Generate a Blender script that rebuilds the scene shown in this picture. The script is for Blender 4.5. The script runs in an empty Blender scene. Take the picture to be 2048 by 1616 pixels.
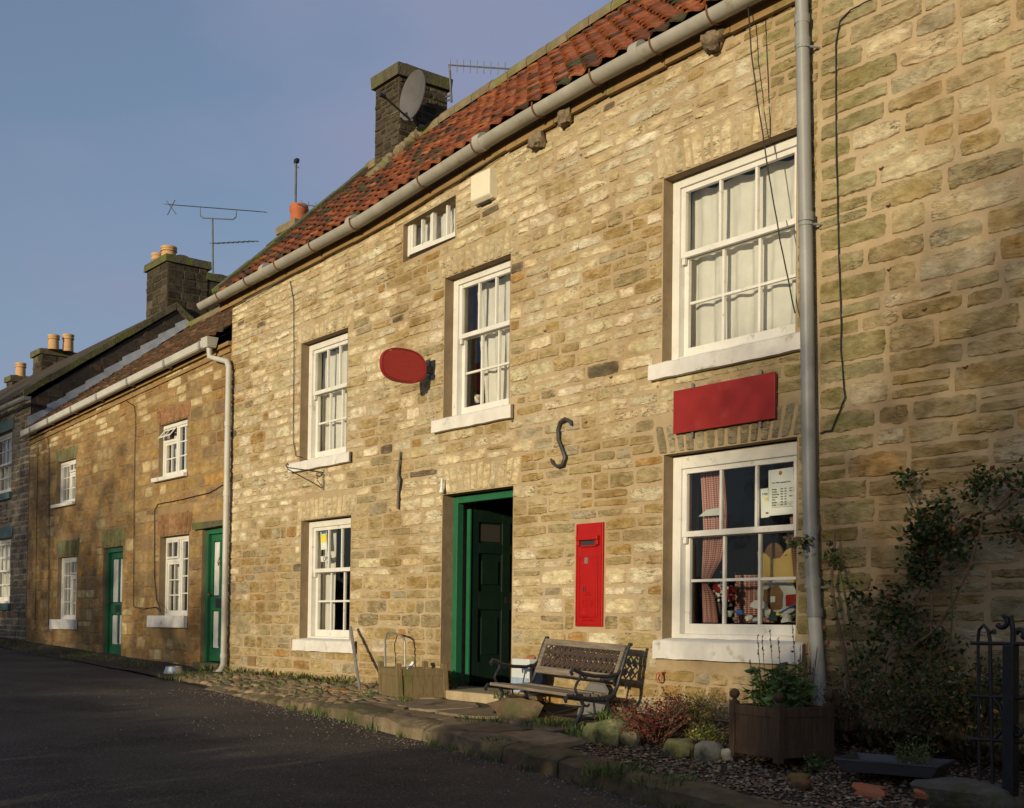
import bpy, math, random
import numpy as np
from mathutils import Vector, noise as mn
R_ = math.radians
S = bpy.context.scene
COL = S.collection
rnd = random.Random(7)

# ------------------------------------------------------------ camera
EYE = 1.6; DIST = 6.87; F = 2450.0; HEAD = 38.1; PITCH = 1.4; ROLL = 0.72
W0, H0 = 2048.0, 1616.0
def _cam():
    a = R_(HEAD)
    f = np.array([-math.cos(a), math.sin(a), 0.]); r = np.array([math.sin(a), math.cos(a), 0.]); u = np.array([0, 0, 1.])
    p = R_(PITCH); f2 = f*math.cos(p)+u*math.sin(p); u2 = u*math.cos(p)-f*math.sin(p)
    q = R_(ROLL); return r*math.cos(q)+u2*math.sin(q), u2*math.cos(q)-r*math.sin(q), f2
CR, CU, CF = _cam(); CC = np.array([0, -DIST, EYE])
SHV = (1244-H0/2) - F*math.tan(R_(PITCH))
cd = bpy.data.cameras.new('camera'); cam = bpy.data.objects.new('camera', cd); COL.objects.link(cam)
cd.sensor_width = 36; cd.lens = F/W0*36; cd.shift_y = SHV/W0; cd.clip_start = .05; cd.clip_end = 2000
from mathutils import Matrix
M = Matrix(((CR[0], CU[0], -CF[0], CC[0]), (CR[1], CU[1], -CF[1], CC[1]), (CR[2], CU[2], -CF[2], CC[2]), (0, 0, 0, 1)))
cam.matrix_world = M
S.camera = cam
def ray(u, v): return CF+CR*(u-W0/2)/F+CU*(-(v-H0/2)+SHV)/F
def at(u, v, y=0.):                      # measured point of the photo -> world point at real depth y
    d = ray(u, v); return tuple(CC+d*((y-CC[1])/d[1]))
def atx(u, v, x):
    d = ray(u, v); return tuple(CC+d*((x-CC[0])/d[0]))

# ------------------------------------------------------------ light
SUN_EL = 8.5; SUN_AZ = 19.0              # azimuth from the facade normal (-Y), towards +X
w = bpy.data.worlds.new('World'); S.world = w; w.use_nodes = True
nt = w.node_tree; bg = nt.nodes['Background']
sky = nt.nodes.new('ShaderNodeTexSky'); sky.sky_type = 'NISHITA'; sky.sun_disc = False
sv = Vector((math.sin(R_(SUN_AZ))*math.cos(R_(SUN_EL)), -math.cos(R_(SUN_AZ))*math.cos(R_(SUN_EL)), math.sin(R_(SUN_EL))))
sky.sun_elevation = R_(SUN_EL); sky.sun_rotation = math.atan2(sv.x, sv.y)
sky.air_density = 1.0; sky.dust_density = 1.6; sky.ozone_density = 2.0
bg.inputs[1].default_value = .15
tc = nt.nodes.new('ShaderNodeTexCoord'); mp = nt.nodes.new('ShaderNodeMapping'); mp.inputs['Scale'].default_value = (1.2, 1.2, 3.0)
nz = nt.nodes.new('ShaderNodeTexNoise'); nz.inputs['Scale'].default_value = 2.4; nz.inputs['Detail'].default_value = 5; nz.inputs['Roughness'].default_value = .45
rp = nt.nodes.new('ShaderNodeValToRGB'); rp.color_ramp.elements[0].position = .38; rp.color_ramp.elements[1].position = .62
rp.color_ramp.elements[0].color = (.30, .30, .30, 1); rp.color_ramp.elements[1].color = (.92, .92, .92, 1)
mx = nt.nodes.new('ShaderNodeMix'); mx.data_type = 'RGBA'; mx.inputs['B'].default_value = (1.75, 1.98, 2.95, 1)
L = nt.links.new
L(tc.outputs['Generated'], mp.inputs[0]); L(mp.outputs[0], nz.inputs[0]); L(nz.outputs[0], rp.inputs[0])
L(rp.outputs[0], mx.inputs['Factor']); L(sky.outputs[0], mx.inputs['A']); L(mx.outputs['Result'], bg.inputs[0])
sl = bpy.data.lights.new('sun', 'SUN'); sun = bpy.data.objects.new('sun', sl); COL.objects.link(sun)
sl.energy = 4.3; sl.angle = R_(.7); sl.color = (1, .86, .60)
sun.rotation_euler = (-sv).to_track_quat('-Z', 'Y').to_euler()
S.view_settings.view_transform = 'Standard'; S.view_settings.look = 'None'; S.view_settings.exposure = 0.0; S.view_settings.gamma = 1
S.cycles.max_bounces = 6; S.cycles.transparent_max_bounces = 12

# ------------------------------------------------------------ materials
def mat(name, c1, c2=None, scale=8., rough=.8, bump=0., bscale=None, stretch=(1, 1, 1), vcol=False, metallic=0., c3=None, c3p=(.62, .7), c3s=2., spec=.4, detail=5, coat=0., vary=.35, bdist=.01, cracks=0., stain=None):
    m = bpy.data.materials.new(name); m.use_nodes = True; n = m.node_tree.nodes; l = m.node_tree.links.new
    b = n['Principled BSDF']; b.inputs['Roughness'].default_value = rough; b.inputs['Metallic'].default_value = metallic
    b.inputs['Specular IOR Level'].default_value = spec
    if coat: b.inputs['Coat Weight'].default_value = coat
    t = n.new('ShaderNodeTexCoord'); p = n.new('ShaderNodeMapping'); p.inputs['Scale'].default_value = stretch
    l(t.outputs['Object'], p.inputs[0])
    z = n.new('ShaderNodeTexNoise'); z.inputs['Scale'].default_value = scale; z.inputs['Detail'].default_value = detail; z.inputs['Roughness'].default_value = .6
    l(p.outputs[0], z.inputs[0])
    r = n.new('ShaderNodeMapRange'); r.inputs[1].default_value = .3; r.inputs[2].default_value = .7; l(z.outputs[0], r.inputs[0])
    x = n.new('ShaderNodeMix'); x.data_type = 'RGBA'
    l(r.outputs[0], x.inputs['Factor'])
    if vcol:
        a = n.new('ShaderNodeVertexColor'); a.layer_name = 'Col'
        h1 = n.new('ShaderNodeHueSaturation'); h1.inputs['Value'].default_value = 1-vary; h1.inputs['Saturation'].default_value = 1.12
        h2 = n.new('ShaderNodeHueSaturation'); h2.inputs['Value'].default_value = 1+vary; h2.inputs['Saturation'].default_value = .92
        l(a.outputs[0], h1.inputs['Color']); l(a.outputs[0], h2.inputs['Color'])
        l(h1.outputs[0], x.inputs['A']); l(h2.outputs[0], x.inputs['B'])
    else:
        x.inputs['A'].default_value = (*c1, 1); x.inputs['B'].default_value = (*(c2 or c1), 1)
    out = x.outputs['Result']
    if c3:
        z3 = n.new('ShaderNodeTexNoise'); z3.inputs['Scale'].default_value = c3s; z3.inputs['Detail'].default_value = 6; z3.inputs['Roughness'].default_value = .65
        l(t.outputs['Object'], z3.inputs[0])
        r3 = n.new('ShaderNodeMapRange'); r3.inputs[1].default_value = c3p[0]; r3.inputs[2].default_value = c3p[1]; l(z3.outputs[0], r3.inputs[0])
        x3 = n.new('ShaderNodeMix'); x3.data_type = 'RGBA'; x3.inputs['B'].default_value = (*c3, 1)
        l(out, x3.inputs['A']); l(r3.outputs[0], x3.inputs['Factor']); out = x3.outputs['Result']
    if stain:
        zs = n.new('ShaderNodeTexNoise'); zs.inputs['Scale'].default_value = .9; zs.inputs['Detail'].default_value = 8; zs.inputs['Roughness'].default_value = .62
        ps_ = n.new('ShaderNodeMapping'); ps_.inputs['Scale'].default_value = (1.3, 1, .8); g_ = n.new('ShaderNodeNewGeometry'); l(g_.outputs['Position'], ps_.inputs[0]); l(ps_.outputs[0], zs.inputs[0])
        rs = n.new('ShaderNodeMapRange'); rs.inputs[1].default_value = .46; rs.inputs[2].default_value = .70; rs.inputs[4].default_value = stain[1]; l(zs.outputs[0], rs.inputs[0])
        xs_ = n.new('ShaderNodeMix'); xs_.data_type = 'RGBA'; xs_.blend_type = 'MULTIPLY'; xs_.inputs['B'].default_value = (*stain[0], 1); l(out, xs_.inputs['A']); l(rs.outputs[0], xs_.inputs['Factor']); out = xs_.outputs['Result']
    if cracks:
        pc_ = n.new('ShaderNodeMapping'); pc_.inputs['Scale'].default_value = (3.2, 3.2, 13); pc_.inputs['Rotation'].default_value = (0, R_(6), 0); l(t.outputs['Object'], pc_.inputs[0])
        zc = n.new('ShaderNodeTexNoise'); zc.inputs['Scale'].default_value = 1.3; zc.inputs['Detail'].default_value = 5; zc.inputs['Roughness'].default_value = .6; l(pc_.outputs[0], zc.inputs[0])
        s1 = n.new('ShaderNodeMath'); s1.operation = 'SUBTRACT'; s1.inputs[1].default_value = .5; l(zc.outputs[0], s1.inputs[0])
        s2 = n.new('ShaderNodeMath'); s2.operation = 'ABSOLUTE'; l(s1.outputs[0], s2.inputs[0])
        s3 = n.new('ShaderNodeMapRange'); s3.inputs[1].default_value = .022; s3.inputs[2].default_value = .006; l(s2.outputs[0], s3.inputs[0])
        zm_ = n.new('ShaderNodeTexNoise'); zm_.inputs['Scale'].default_value = 3.5; l(t.outputs['Object'], zm_.inputs[0])
        s4 = n.new('ShaderNodeMapRange'); s4.inputs[1].default_value = .48; s4.inputs[2].default_value = .62; s4.inputs[4].default_value = cracks; l(zm_.outputs[0], s4.inputs[0])
        s5 = n.new('ShaderNodeMath'); s5.operation = 'MULTIPLY'; l(s3.outputs[0], s5.inputs[0]); l(s4.outputs[0], s5.inputs[1])
        x5 = n.new('ShaderNodeMix'); x5.data_type = 'RGBA'; x5.inputs['B'].default_value = (.12, .085, .05, 1); l(out, x5.inputs['A']); l(s5.outputs[0], x5.inputs['Factor']); out = x5.outputs['Result']
    l(out, b.inputs['Base Color'])
    if bump:
        zb_ = n.new('ShaderNodeTexNoise'); zb_.inputs['Scale'].default_value = bscale or scale*3; zb_.inputs['Detail'].default_value = 7; zb_.inputs['Roughness'].default_value = .65
        l(p.outputs[0], zb_.inputs[0])
        bp = n.new('ShaderNodeBump'); bp.inputs['Strength'].default_value = bump; bp.inputs['Distance'].default_value = bdist
        l(zb_.outputs[0], bp.inputs['Height']); l(bp.outputs[0], b.inputs['Normal'])
    return m
M_ = {}
M_['stone'] = mat('weathered sandstone', None, vcol=True, scale=9, stretch=(1, 1, 2.2), rough=.92, bump=.9, bscale=22, spec=.15, c3=(.10, .085, .055), c3p=(.66, .76), c3s=6.5, vary=.32, bdist=.03, cracks=.9, stain=((.66, .53, .38), .60))
M_['stone_far'] = mat('cottage sandstone', None, vcol=True, scale=7, stretch=(1, 1, 2.2), rough=.92, bump=.7, bscale=14, spec=.15, c3=(.16, .10, .045), c3p=(.55, .75), c3s=1.3, vary=.24, bdist=.015, cracks=.6, stain=((.55, .42, .28), .8))
M_['mortar'] = mat('buff lime mortar', (.35, .265, .155), (.44, .34, .21), scale=5, rough=.95, bump=.8, bscale=40, spec=.1, c3=(.28, .20, .10), c3p=(.55, .75), c3s=1.6, stain=((.66, .53, .38), .60))
M_['mortar_far'] = mat('brown mortar', (.22, .14, .065), (.30, .20, .10), scale=5, rough=.95, bump=.8, bscale=30, spec=.1)
M_['mortar_pale'] = mat('pale grey mortar', (.20, .175, .14), (.27, .24, .19), scale=5, rough=.95, bump=.8, bscale=30, spec=.1)
M_['mortar_soot'] = mat('sooty mortar', (.055, .045, .03), (.095, .08, .05), scale=6, rough=.95, bump=.8, bscale=30, spec=.1)
M_['reveal'] = mat('brown cement render', (.20, .145, .085), (.27, .20, .12), scale=7, rough=.9, bump=.5, bscale=25, spec=.15)
M_['white'] = mat('white gloss paint', (.60, .575, .51), (.70, .675, .61), scale=6, rough=.42, bump=.12, bscale=30, c3=(.36, .30, .21), c3p=(.61, .74), c3s=11)
M_['sillpaint'] = mat('white masonry paint', (.56, .53, .47), (.68, .65, .59), scale=8, rough=.75, bump=.35, bscale=30, c3=(.33, .28, .19), c3p=(.58, .74), c3s=7)
M_['green'] = mat('green gloss paint', (.015, .10, .042), (.02, .125, .055), scale=5, rough=.38, bump=.15, bscale=25, c3=(.30, .30, .16), c3p=(.735, .76), c3s=16)
M_['shadegreen'] = mat('shaded green gloss paint', (.006, .016, .010), (.009, .022, .013), scale=5, rough=.4, bump=.1)  # green of the open door leaf with its shade put into the colour
M_['red'] = mat('red gloss paint', (.31, .006, .004), (.37, .009, .006), scale=7, rough=.35, bump=.12, bscale=30, c3=(.62, .30, .22), c3p=(.735, .77), c3s=22)
M_['redsign'] = mat('faded red sign paint', (.24, .013, .010), (.29, .018, .013), scale=5, rough=.5, c3=(.30, .035, .025), c3p=(.55, .75), c3s=6)
M_['ovalred'] = mat('scratched dark red sign face', (.30, .022, .018), (.36, .035, .026), scale=40, stretch=(1, .2, 3), rough=.6, bump=.1)
M_['gutter'] = mat('grey painted cast iron gutter', (.27, .255, .21), (.38, .355, .30), scale=4, rough=.55, bump=.2, bscale=15, c3=(.20, .15, .08), c3p=(.60, .75), c3s=6)
M_['upvc'] = mat('grey plastic pipe', (.215, .215, .20), (.26, .26, .245), scale=3, rough=.45, c3=(.31, .31, .29), c3p=(.55, .8), c3s=3)
M_['paleiron'] = mat('pale painted iron pipe', (.40, .385, .33), (.50, .48, .42), scale=3, rough=.5, bump=.1, c3=(.30, .23, .14), c3p=(.66, .76), c3s=10)
M_['rust'] = mat('rusty iron', (.10, .045, .02), (.20, .09, .04), scale=20, rough=.8, bump=.4, metallic=.2)
M_['iron'] = mat('black painted iron', (.012, .012, .014), (.022, .022, .025), scale=20, rough=.42, bump=.3, bscale=60)
M_['tile'] = mat('orange clay pantile', None, vcol=True, scale=14, rough=.85, bump=.5, bscale=50, spec=.2, c3=(.045, .05, .018), c3p=(.60, .72), c3s=2.6, vary=.3)
M_['tile_brown'] = mat('mossy brown tile', None, vcol=True, scale=14, rough=.9, bump=.5, bscale=40, spec=.15, c3=(.05, .045, .015), c3p=(.52, .7), c3s=1.8, vary=.35)
M_['dark'] = mat('dark underfelt', (.02, .018, .014), rough=.95)
M_['interior'] = mat('interior wall darkened as unlit', (.03, .024, .018), (.04, .03, .022), rough=.9)  # near-black: the dark of the rooms is put into the wall colour
M_['cap'] = mat('mossy cap stone', (.055, .048, .030), (.12, .10, .06), scale=9, rough=.95, bump=.9, bscale=25, c3=(.10, .12, .02), c3p=(.47, .62), c3s=3, bdist=.02)
M_['ridge'] = mat('lichened ridge stone', (.13, .10, .055), (.24, .19, .11), scale=7, rough=.95, bump=.8, bscale=20, c3=(.14, .15, .03), c3p=(.5, .65), c3s=2.5)
M_['soot'] = mat('soot stained stone', None, vcol=True, scale=8, rough=.95, bump=.9, bscale=18, spec=.1, c3=(.10, .11, .035), c3p=(.6, .75), c3s=3, vary=.4, bdist=.02)
M_['pot'] = mat('buff clay chimney pot', (.42, .24, .10), (.52, .32, .15), scale=6, rough=.8, bump=.2, c3=(.14, .08, .04), c3p=(.6, .8), c3s=8)
M_['potred'] = mat('red clay chimney pot', (.34, .09, .03), (.44, .13, .05), scale=6, rough=.8, bump=.2)
M_['lead'] = mat('lead flashing', (.20, .22, .25), (.34, .36, .39), scale=5, rough=.5, bump=.3)
M_['timber'] = mat('weathered ochre timber', (.20, .12, .045), (.30, .19, .08), scale=6, stretch=(.3, 1, 3), rough=.85, bump=.4, c3=(.10, .11, .02), c3p=(.55, .7), c3s=3)
M_['alu'] = mat('dull aluminium', (.10, .10, .10), (.18, .18, .17), rough=.55, metallic=.5)
M_['dish'] = mat('grey dish paint', (.075, .07, .065), (.11, .105, .098), scale=4, rough=.6, c3=(.11, .08, .05), c3p=(.6, .75), c3s=8)
M_['cream'] = mat('cream plastic', (.66, .60, .44), (.70, .64, .48), rough=.5)
M_['cable'] = mat('black cable', (.02, .017, .015), rough=.6)
M_['nest'] = mat('dried mud nest', (.12, .085, .05), (.26, .20, .13), scale=30, rough=1, bump=1, bscale=60)
M_['asphalt'] = mat('worn asphalt', (.014, .012, .011), (.078, .064, .050), scale=.8, rough=.9, bump=1.0, bscale=45, c3=(.20, .17, .14), c3p=(.52, .72), c3s=70, bdist=.02, spec=.25, detail=9)
M_['soil'] = mat('dark soil', (.035, .026, .017), (.07, .05, .032), scale=9, rough=.95, bump=1, bscale=40, bdist=.03)
M_['flag'] = mat('sandstone flag', None, vcol=True, scale=7, rough=.9, bump=.7, bscale=30, c3=(.06, .07, .02), c3p=(.60, .72), c3s=3.5, vary=.2, spec=.2)
M_['kerb'] = mat('lichened kerb stone', None, vcol=True, scale=7, rough=.92, bump=1, bscale=18, c3=(.07, .075, .03), c3p=(.52, .66), c3s=3.0, vary=.3, spec=.15, bdist=.025)
M_['gravel'] = mat('mixed gravel', None, vcol=True, scale=30, rough=.85, vary=.2)
M_['benchwood'] = mat('silvered bench slat', (.10, .08, .055), (.25, .20, .145), scale=9, stretch=(.5, 6, 6), rough=.8, bump=.5, bscale=20)
M_['tubwood'] = mat('greenish weathered planks', (.115, .082, .035), (.19, .135, .062), scale=7, stretch=(5, 5, .6), rough=.85, bump=.5, c3=(.10, .11, .03), c3p=(.55, .72), c3s=4)
M_['tubwood2'] = mat('brown stained planks', (.05, .03, .016), (.10, .06, .032), scale=7, stretch=(5, 5, .6), rough=.8, bump=.5, c3=(.06, .04, .03), c3p=(.6, .75), c3s=5)
M_['orangewood'] = mat('orange brown board', (.30, .11, .035), (.38, .15, .05), scale=5, rough=.7)
M_['galv'] = mat('galvanised steel', (.24, .23, .20), (.36, .34, .30), scale=12, rough=.5, metallic=.6)
M_['castrust'] = mat('rusty black cast lattice', (.028, .02, .017), (.075, .045, .03), scale=25, rough=.75, bump=.5)
M_['curtain'] = mat('white net curtain', (.52, .50, .46), (.60, .575, .53), rough=.9)
M_['slate'] = mat('grey slate', (.13, .12, .115), (.17, .16, .15), scale=6, rough=.7, bump=.2)
M_['steel'] = mat('polished steel', (.5, .5, .5), rough=.4, metallic=1)
M_['paper'] = mat('white paper', (.72, .73, .70), rough=.8)
M_['paperdim'] = mat('faded paper', (.50, .52, .50), rough=.8)
M_['ink'] = mat('black ink', (.03, .03, .035), rough=.8)
M_['blue'] = mat('blue print', (.05, .11, .35), rough=.6)
M_['paleblue'] = mat('pale blue print', (.20, .28, .38), (.34, .42, .50), scale=12, rough=.6)
M_['navy'] = mat('navy print', (.015, .025, .06), rough=.5)
M_['yellow'] = mat('yellow print', (.75, .62, .06), rough=.7)
M_['potpaint'] = mat('painted pottery', (.45, .12, .04), (.10, .30, .28), scale=30, rough=.4, c3=(.6, .55, .4), c3p=(.5, .55), c3s=25)
M_['card'] = mat('yellow card', (.62, .42, .10), (.66, .46, .13), rough=.8)
M_['browncard'] = mat('brown card', (.22, .12, .05), rough=.8)
M_['stain'] = mat('brown plastic', (.045, .04, .034), rough=.5)
M_['terracotta'] = mat('terracotta shard', (.34, .11, .045), (.42, .15, .07), rough=.85, bump=.3)
M_['plastic'] = mat('dark grey plastic tray', (.05, .052, .058), (.07, .072, .08), rough=.5)
M_['bark'] = mat('rose cane bark', (.13, .07, .035), (.22, .15, .09), scale=20, rough=.9, bump=.4)
M_['canegreen'] = mat('green cane', (.10, .11, .03), (.15, .13, .05), scale=20, rough=.7)
M_['bark2'] = mat('tree bark', (.06, .05, .04), (.10, .085, .065), rough=.95)
def leafmat(name, c1, c2):
    m = mat(name, None, vcol=True, scale=3, rough=.55, vary=.12); b = m.node_tree.nodes['Principled BSDF']
    b.inputs['Transmission Weight'].default_value = 0
    return m
M_['leaf'] = leafmat('leaf', 0, 0)
def glassmat():
    m = bpy.data.materials.new('window glass'); m.use_nodes = True; n = m.node_tree.nodes; l = m.node_tree.links.new
    n.clear(); o = n.new('ShaderNodeOutputMaterial'); t = n.new('ShaderNodeBsdfTransparent'); t.inputs[0].default_value = (.9, .92, .9, 1)
    g = n.new('ShaderNodeBsdfGlossy'); g.inputs['Roughness'].default_value = .03; g.inputs[0].default_value = (1, 1, 1, 1)
    f = n.new('ShaderNodeFresnel'); f.inputs[0].default_value = 1.5; x = n.new('ShaderNodeMixShader')
    tx = n.new('ShaderNodeTexCoord'); z = n.new('ShaderNodeTexNoise'); z.inputs['Scale'].default_value = 2.5
    bp = n.new('ShaderNodeBump'); bp.inputs['Strength'].default_value = .25; bp.inputs['Distance'].default_value = .02
    l(tx.outputs['Object'], z.inputs[0]); l(z.outputs[0], bp.inputs['Height']); l(bp.outputs[0], g.inputs['Normal'])
    l(f.outputs[0], x.inputs[0]); l(t.outputs[0], x.inputs[1]); l(g.outputs[0], x.inputs[2]); l(x.outputs[0], o.inputs[0])
    return m
M_['glass'] = glassmat()
def gingham():
    m = bpy.data.materials.new('red gingham cloth'); m.use_nodes = True; n = m.node_tree.nodes; l = m.node_tree.links.new
    b = n['Principled BSDF']; b.inputs['Roughness'].default_value = .9
    a = n.new('ShaderNodeUVMap'); s = n.new('ShaderNodeSeparateXYZ'); l(a.outputs[0], s.inputs[0]); outs = []
    for i in (0, 1):
        k = n.new('ShaderNodeMath'); k.operation = 'FRACT'; l(s.outputs[i], k.inputs[0])
        g = n.new('ShaderNodeMath'); g.operation = 'GREATER_THAN'; g.inputs[1].default_value = .5; l(k.outputs[0], g.inputs[0]); outs.append(g)
    ad = n.new('ShaderNodeMath'); ad.operation = 'ADD'; l(outs[0].outputs[0], ad.inputs[0]); l(outs[1].outputs[0], ad.inputs[1])
    h = n.new('ShaderNodeMath'); h.operation = 'MULTIPLY'; h.inputs[1].default_value = .5; l(ad.outputs[0], h.inputs[0])
    x = n.new('ShaderNodeMix'); x.data_type = 'RGBA'; x.inputs['A'].default_value = (.45, .33, .28, 1); x.inputs['B'].default_value = (.24, .022, .02, 1)
    l(h.outputs[0], x.inputs['Factor']); l(x.outputs['Result'], b.inputs['Base Color'])
    return m
M_['gingham'] = gingham()

# ------------------------------------------------------------ mesh helpers
class MB:
    def __init__(s): s.v = []; s.f = []; s.c = []; s.col = (1, 1, 1)
    def add(s, vs, fs, col=None):
        o = len(s.v); s.v += [tuple(p) for p in vs]; s.f += [tuple(i+o for i in f) for f in fs]
        if col is None: col = s.col
        if len(col) == len(vs) and not isinstance(col[0], (float, int)): s.c += list(col)
        else: s.c += [tuple(col)]*len(vs)
    def box(s, x0, x1, y0, y1, z0, z1, col=None, jit=0.):
        vs = [(x, y, z) for x in (x0, x1) for y in (y0, y1) for z in (z0, z1)]
        if jit: vs = [(a+rnd.uniform(-jit, jit), b+rnd.uniform(-jit, jit), c+rnd.uniform(-jit, jit)) for a, b, c in vs]
        s.add(vs, [(0, 1, 3, 2), (4, 6, 7, 5), (0, 4, 5, 1), (2, 3, 7, 6), (0, 2, 6, 4), (1, 5, 7, 3)], col)
    def obox(s, p, ax, ay, az, col=None):      # centre + three half axis vectors
        p = Vector(p); ax, ay, az = Vector(ax), Vector(ay), Vector(az)
        vs = [p+i*ax+j*ay+k*az for i in (-1, 1) for j in (-1, 1) for k in (-1, 1)]
        s.add(vs, [(0, 1, 3, 2), (4, 6, 7, 5), (0, 4, 5, 1), (2, 3, 7, 6), (0, 2, 6, 4), (1, 5, 7, 3)], col)
    def tube(s, pts, r, n=8, cap=True, col=None):
        pts = [Vector(p) for p in pts]; k = len(pts); rs = r if isinstance(r, (list, tuple)) else [r]*k
        t0 = (pts[1]-pts[0]).normalized(); a = t0.orthogonal().normalized(); vs = []; fs = []
        for i, p in enumerate(pts):
            t = ((pts[i]-pts[i-1]).normalized() if i else Vector((0, 0, 0)))+((pts[i+1]-pts[i]).normalized() if i < k-1 else Vector((0, 0, 0)))
            t = t.normalized() if t.length > 1e-6 else t0
            a = (a-t*a.dot(t)); a = a.normalized() if a.length > 1e-6 else t.orthogonal().normalized(); b = t.cross(a)
            for j in range(n):
                g = 2*math.pi*j/n; vs.append(p+(a*math.cos(g)+b*math.sin(g))*rs[i])
        for i in range(k-1):
            for j in range(n):
                fs.append((i*n+j, i*n+(j+1) % n, (i+1)*n+(j+1) % n, (i+1)*n+j))
        if cap: fs += [tuple(range(n))[::-1], tuple((k-1)*n+j for j in range(n))]
        s.add(vs, fs, col)
    def lathe(s, c, prof, n=20, axis=(0, 0, 1), col=None, capb=True, capt=True):
        z = Vector(axis).normalized(); a = z.orthogonal().normalized(); b = z.cross(a); c = Vector(c); vs = []; fs = []
        for r, h in prof:
            for j in range(n):
                g = 2*math.pi*j/n; vs.append(c+z*h+(a*math.cos(g)+b*math.sin(g))*r)
        for i in range(len(prof)-1):
            for j in range(n): fs.append((i*n+j, i*n+(j+1) % n, (i+1)*n+(j+1) % n, (i+1)*n+j))
        if capb: fs.append(tuple(range(n))[::-1])
        if capt: fs.append(tuple((len(prof)-1)*n+j for j in range(n)))
        s.add(vs, fs, col)
    def prism(s, poly, f, d0, d1, col=None):   # polygon (s,t) mapped through f(s,t,d)
        n = len(poly); vs = [f(a, b, d0) for a, b in poly]+[f(a, b, d1) for a, b in poly]
        s.add(vs, [tuple(range(n)), tuple(range(2*n-1, n-1, -1))]+[(i, i+n, (i+1) % n+n, (i+1) % n) for i in range(n)], col)
    def rock(s, c, sx, sy, sz, seed=0, n=10, m=7, amp=.25, col=None, rz=0.):
        vs = []; fs = []; cs = []
        for i in range(m+1):
            ph = math.pi*i/m
            for j in range(n):
                th = 2*math.pi*j/n
                d = Vector((math.sin(ph)*math.cos(th), math.sin(ph)*math.sin(th), math.cos(ph)))
                q = Vector([math.copysign(abs(e)**.7, e) for e in d])
                k = 1+amp*mn.noise(d*1.6+Vector((seed*3.1, seed, 0)))+amp*.4*mn.noise(d*4+Vector((seed, 0, 9)))
                x, y = q.x*sx*k, q.y*sy*k
                vs.append((c[0]+x*math.cos(rz)-y*math.sin(rz), c[1]+x*math.sin(rz)+y*math.cos(rz), c[2]+q.z*sz*k))
        for i in range(m):
            for j in range(n): fs.append((i*n+j, (i+1)*n+j, (i+1)*n+(j+1) % n, i*n+(j+1) % n))
        s.add(vs, fs, col)
    def build(s, name, m, parent=None, smooth=False, vc=False):
        me = bpy.data.meshes.new(name); me.from_pydata([tuple(map(float, p)) for p in s.v], [], s.f); me.update()
        if vc:
            at_ = me.color_attributes.new('Col', 'FLOAT_COLOR', 'POINT')
            at_.data.foreach_set('color', np.hstack([np.array(s.c, float), np.ones((len(s.v), 1))]).ravel())
        if smooth:
            me.polygons.foreach_set('use_smooth', [True]*len(me.polygons))
            try: me.set_sharp_from_angle(angle=R_(42 if smooth is True else smooth))
            except Exception: pass
        me.materials.append(M_[m] if isinstance(m, str) else m)
        o = bpy.data.objects.new(name, me); COL.objects.link(o)
        if parent: o.parent = parent
        return o
def build_each(bs, name, m, parent, **k): return [b_.build(name, m, parent, **k) for b_ in bs]
def tag(o, label=None, cat=None, group=None, kind=None):
    if label: o['label'] = label
    if cat: o['category'] = cat
    if group: o['group'] = group
    if kind: o['kind'] = kind
    return o
def thing(name, label, cat, loc=(0, 0, 0), group=None, rz=0.):
    o = bpy.data.objects.new(name, None); COL.objects.link(o); o.location = loc; o.rotation_euler[2] = rz; o.empty_display_size = .1
    return tag(o, label, cat, group)
def bevel(o, wd=.004, seg=2):
    m = o.modifiers.new('bevel', 'BEVEL'); m.width = wd; m.segments = seg; m.limit_method = 'ANGLE'; m.angle_limit = R_(40); return o
def fl(x0, x1, t): return x0+(x1-x0)*t
def text(parent, s, x, y, z, size, m, rx=90, depth=.0008, align='LEFT', name='lettering', rz=0):
    cu = bpy.data.curves.new('t', 'FONT'); cu.body = s; cu.size = size; cu.align_x = align; cu.extrude = depth
    ob = bpy.data.objects.new('t', cu); COL.objects.link(ob)
    dg = bpy.context.evaluated_depsgraph_get(); me = bpy.data.meshes.new_from_object(ob.evaluated_get(dg))
    bpy.data.objects.remove(ob); me.materials.clear(); me.materials.append(M_[m]); o = bpy.data.objects.new(name, me); COL.objects.link(o)
    o.location = (x, y, z); o.rotation_euler = (R_(rx), 0, R_(rz)); o.parent = parent; return o

# ------------------------------------------------------------ ground heights
def itp(x, xs, ys): return float(np.interp(x, xs, ys))
def zroad(x): return EYE+itp(x, [-60, -30, -22, -15, -9.4, -5, 0, 20], [.6, -.35, -.55, -.74, -.87, -1.05, -1.25, -1.9])
def zbase(x): return EYE+itp(x, [-60, -30, -23, -21.9, -17.3, -14.7, -9.6, -5, -3.8, 0, 20], [.8, -.25, -.47, -.5, -.63, -.68, -.66, -.7, -.75, -.8, -1.6])
def ykerb(x): return itp(x, [-60, -30, -23, -18, -15, -11.8, -9.2, -6.5, -5.1, 0, 20], [-.9, -.9, -.8, -.8, -.9, -1.2, -1.43, -1.63, -1.8, -2.3, -3])
def zpath(x, y):
    yk = -ykerb(x); t = min(max(-y/yk, 0), 1)**.52; lip = itp(x, [-18, -12, -9.5], [.0, .03, .10])
    return zbase(x)*(1-t)+(zroad(x)+lip)*t

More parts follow.
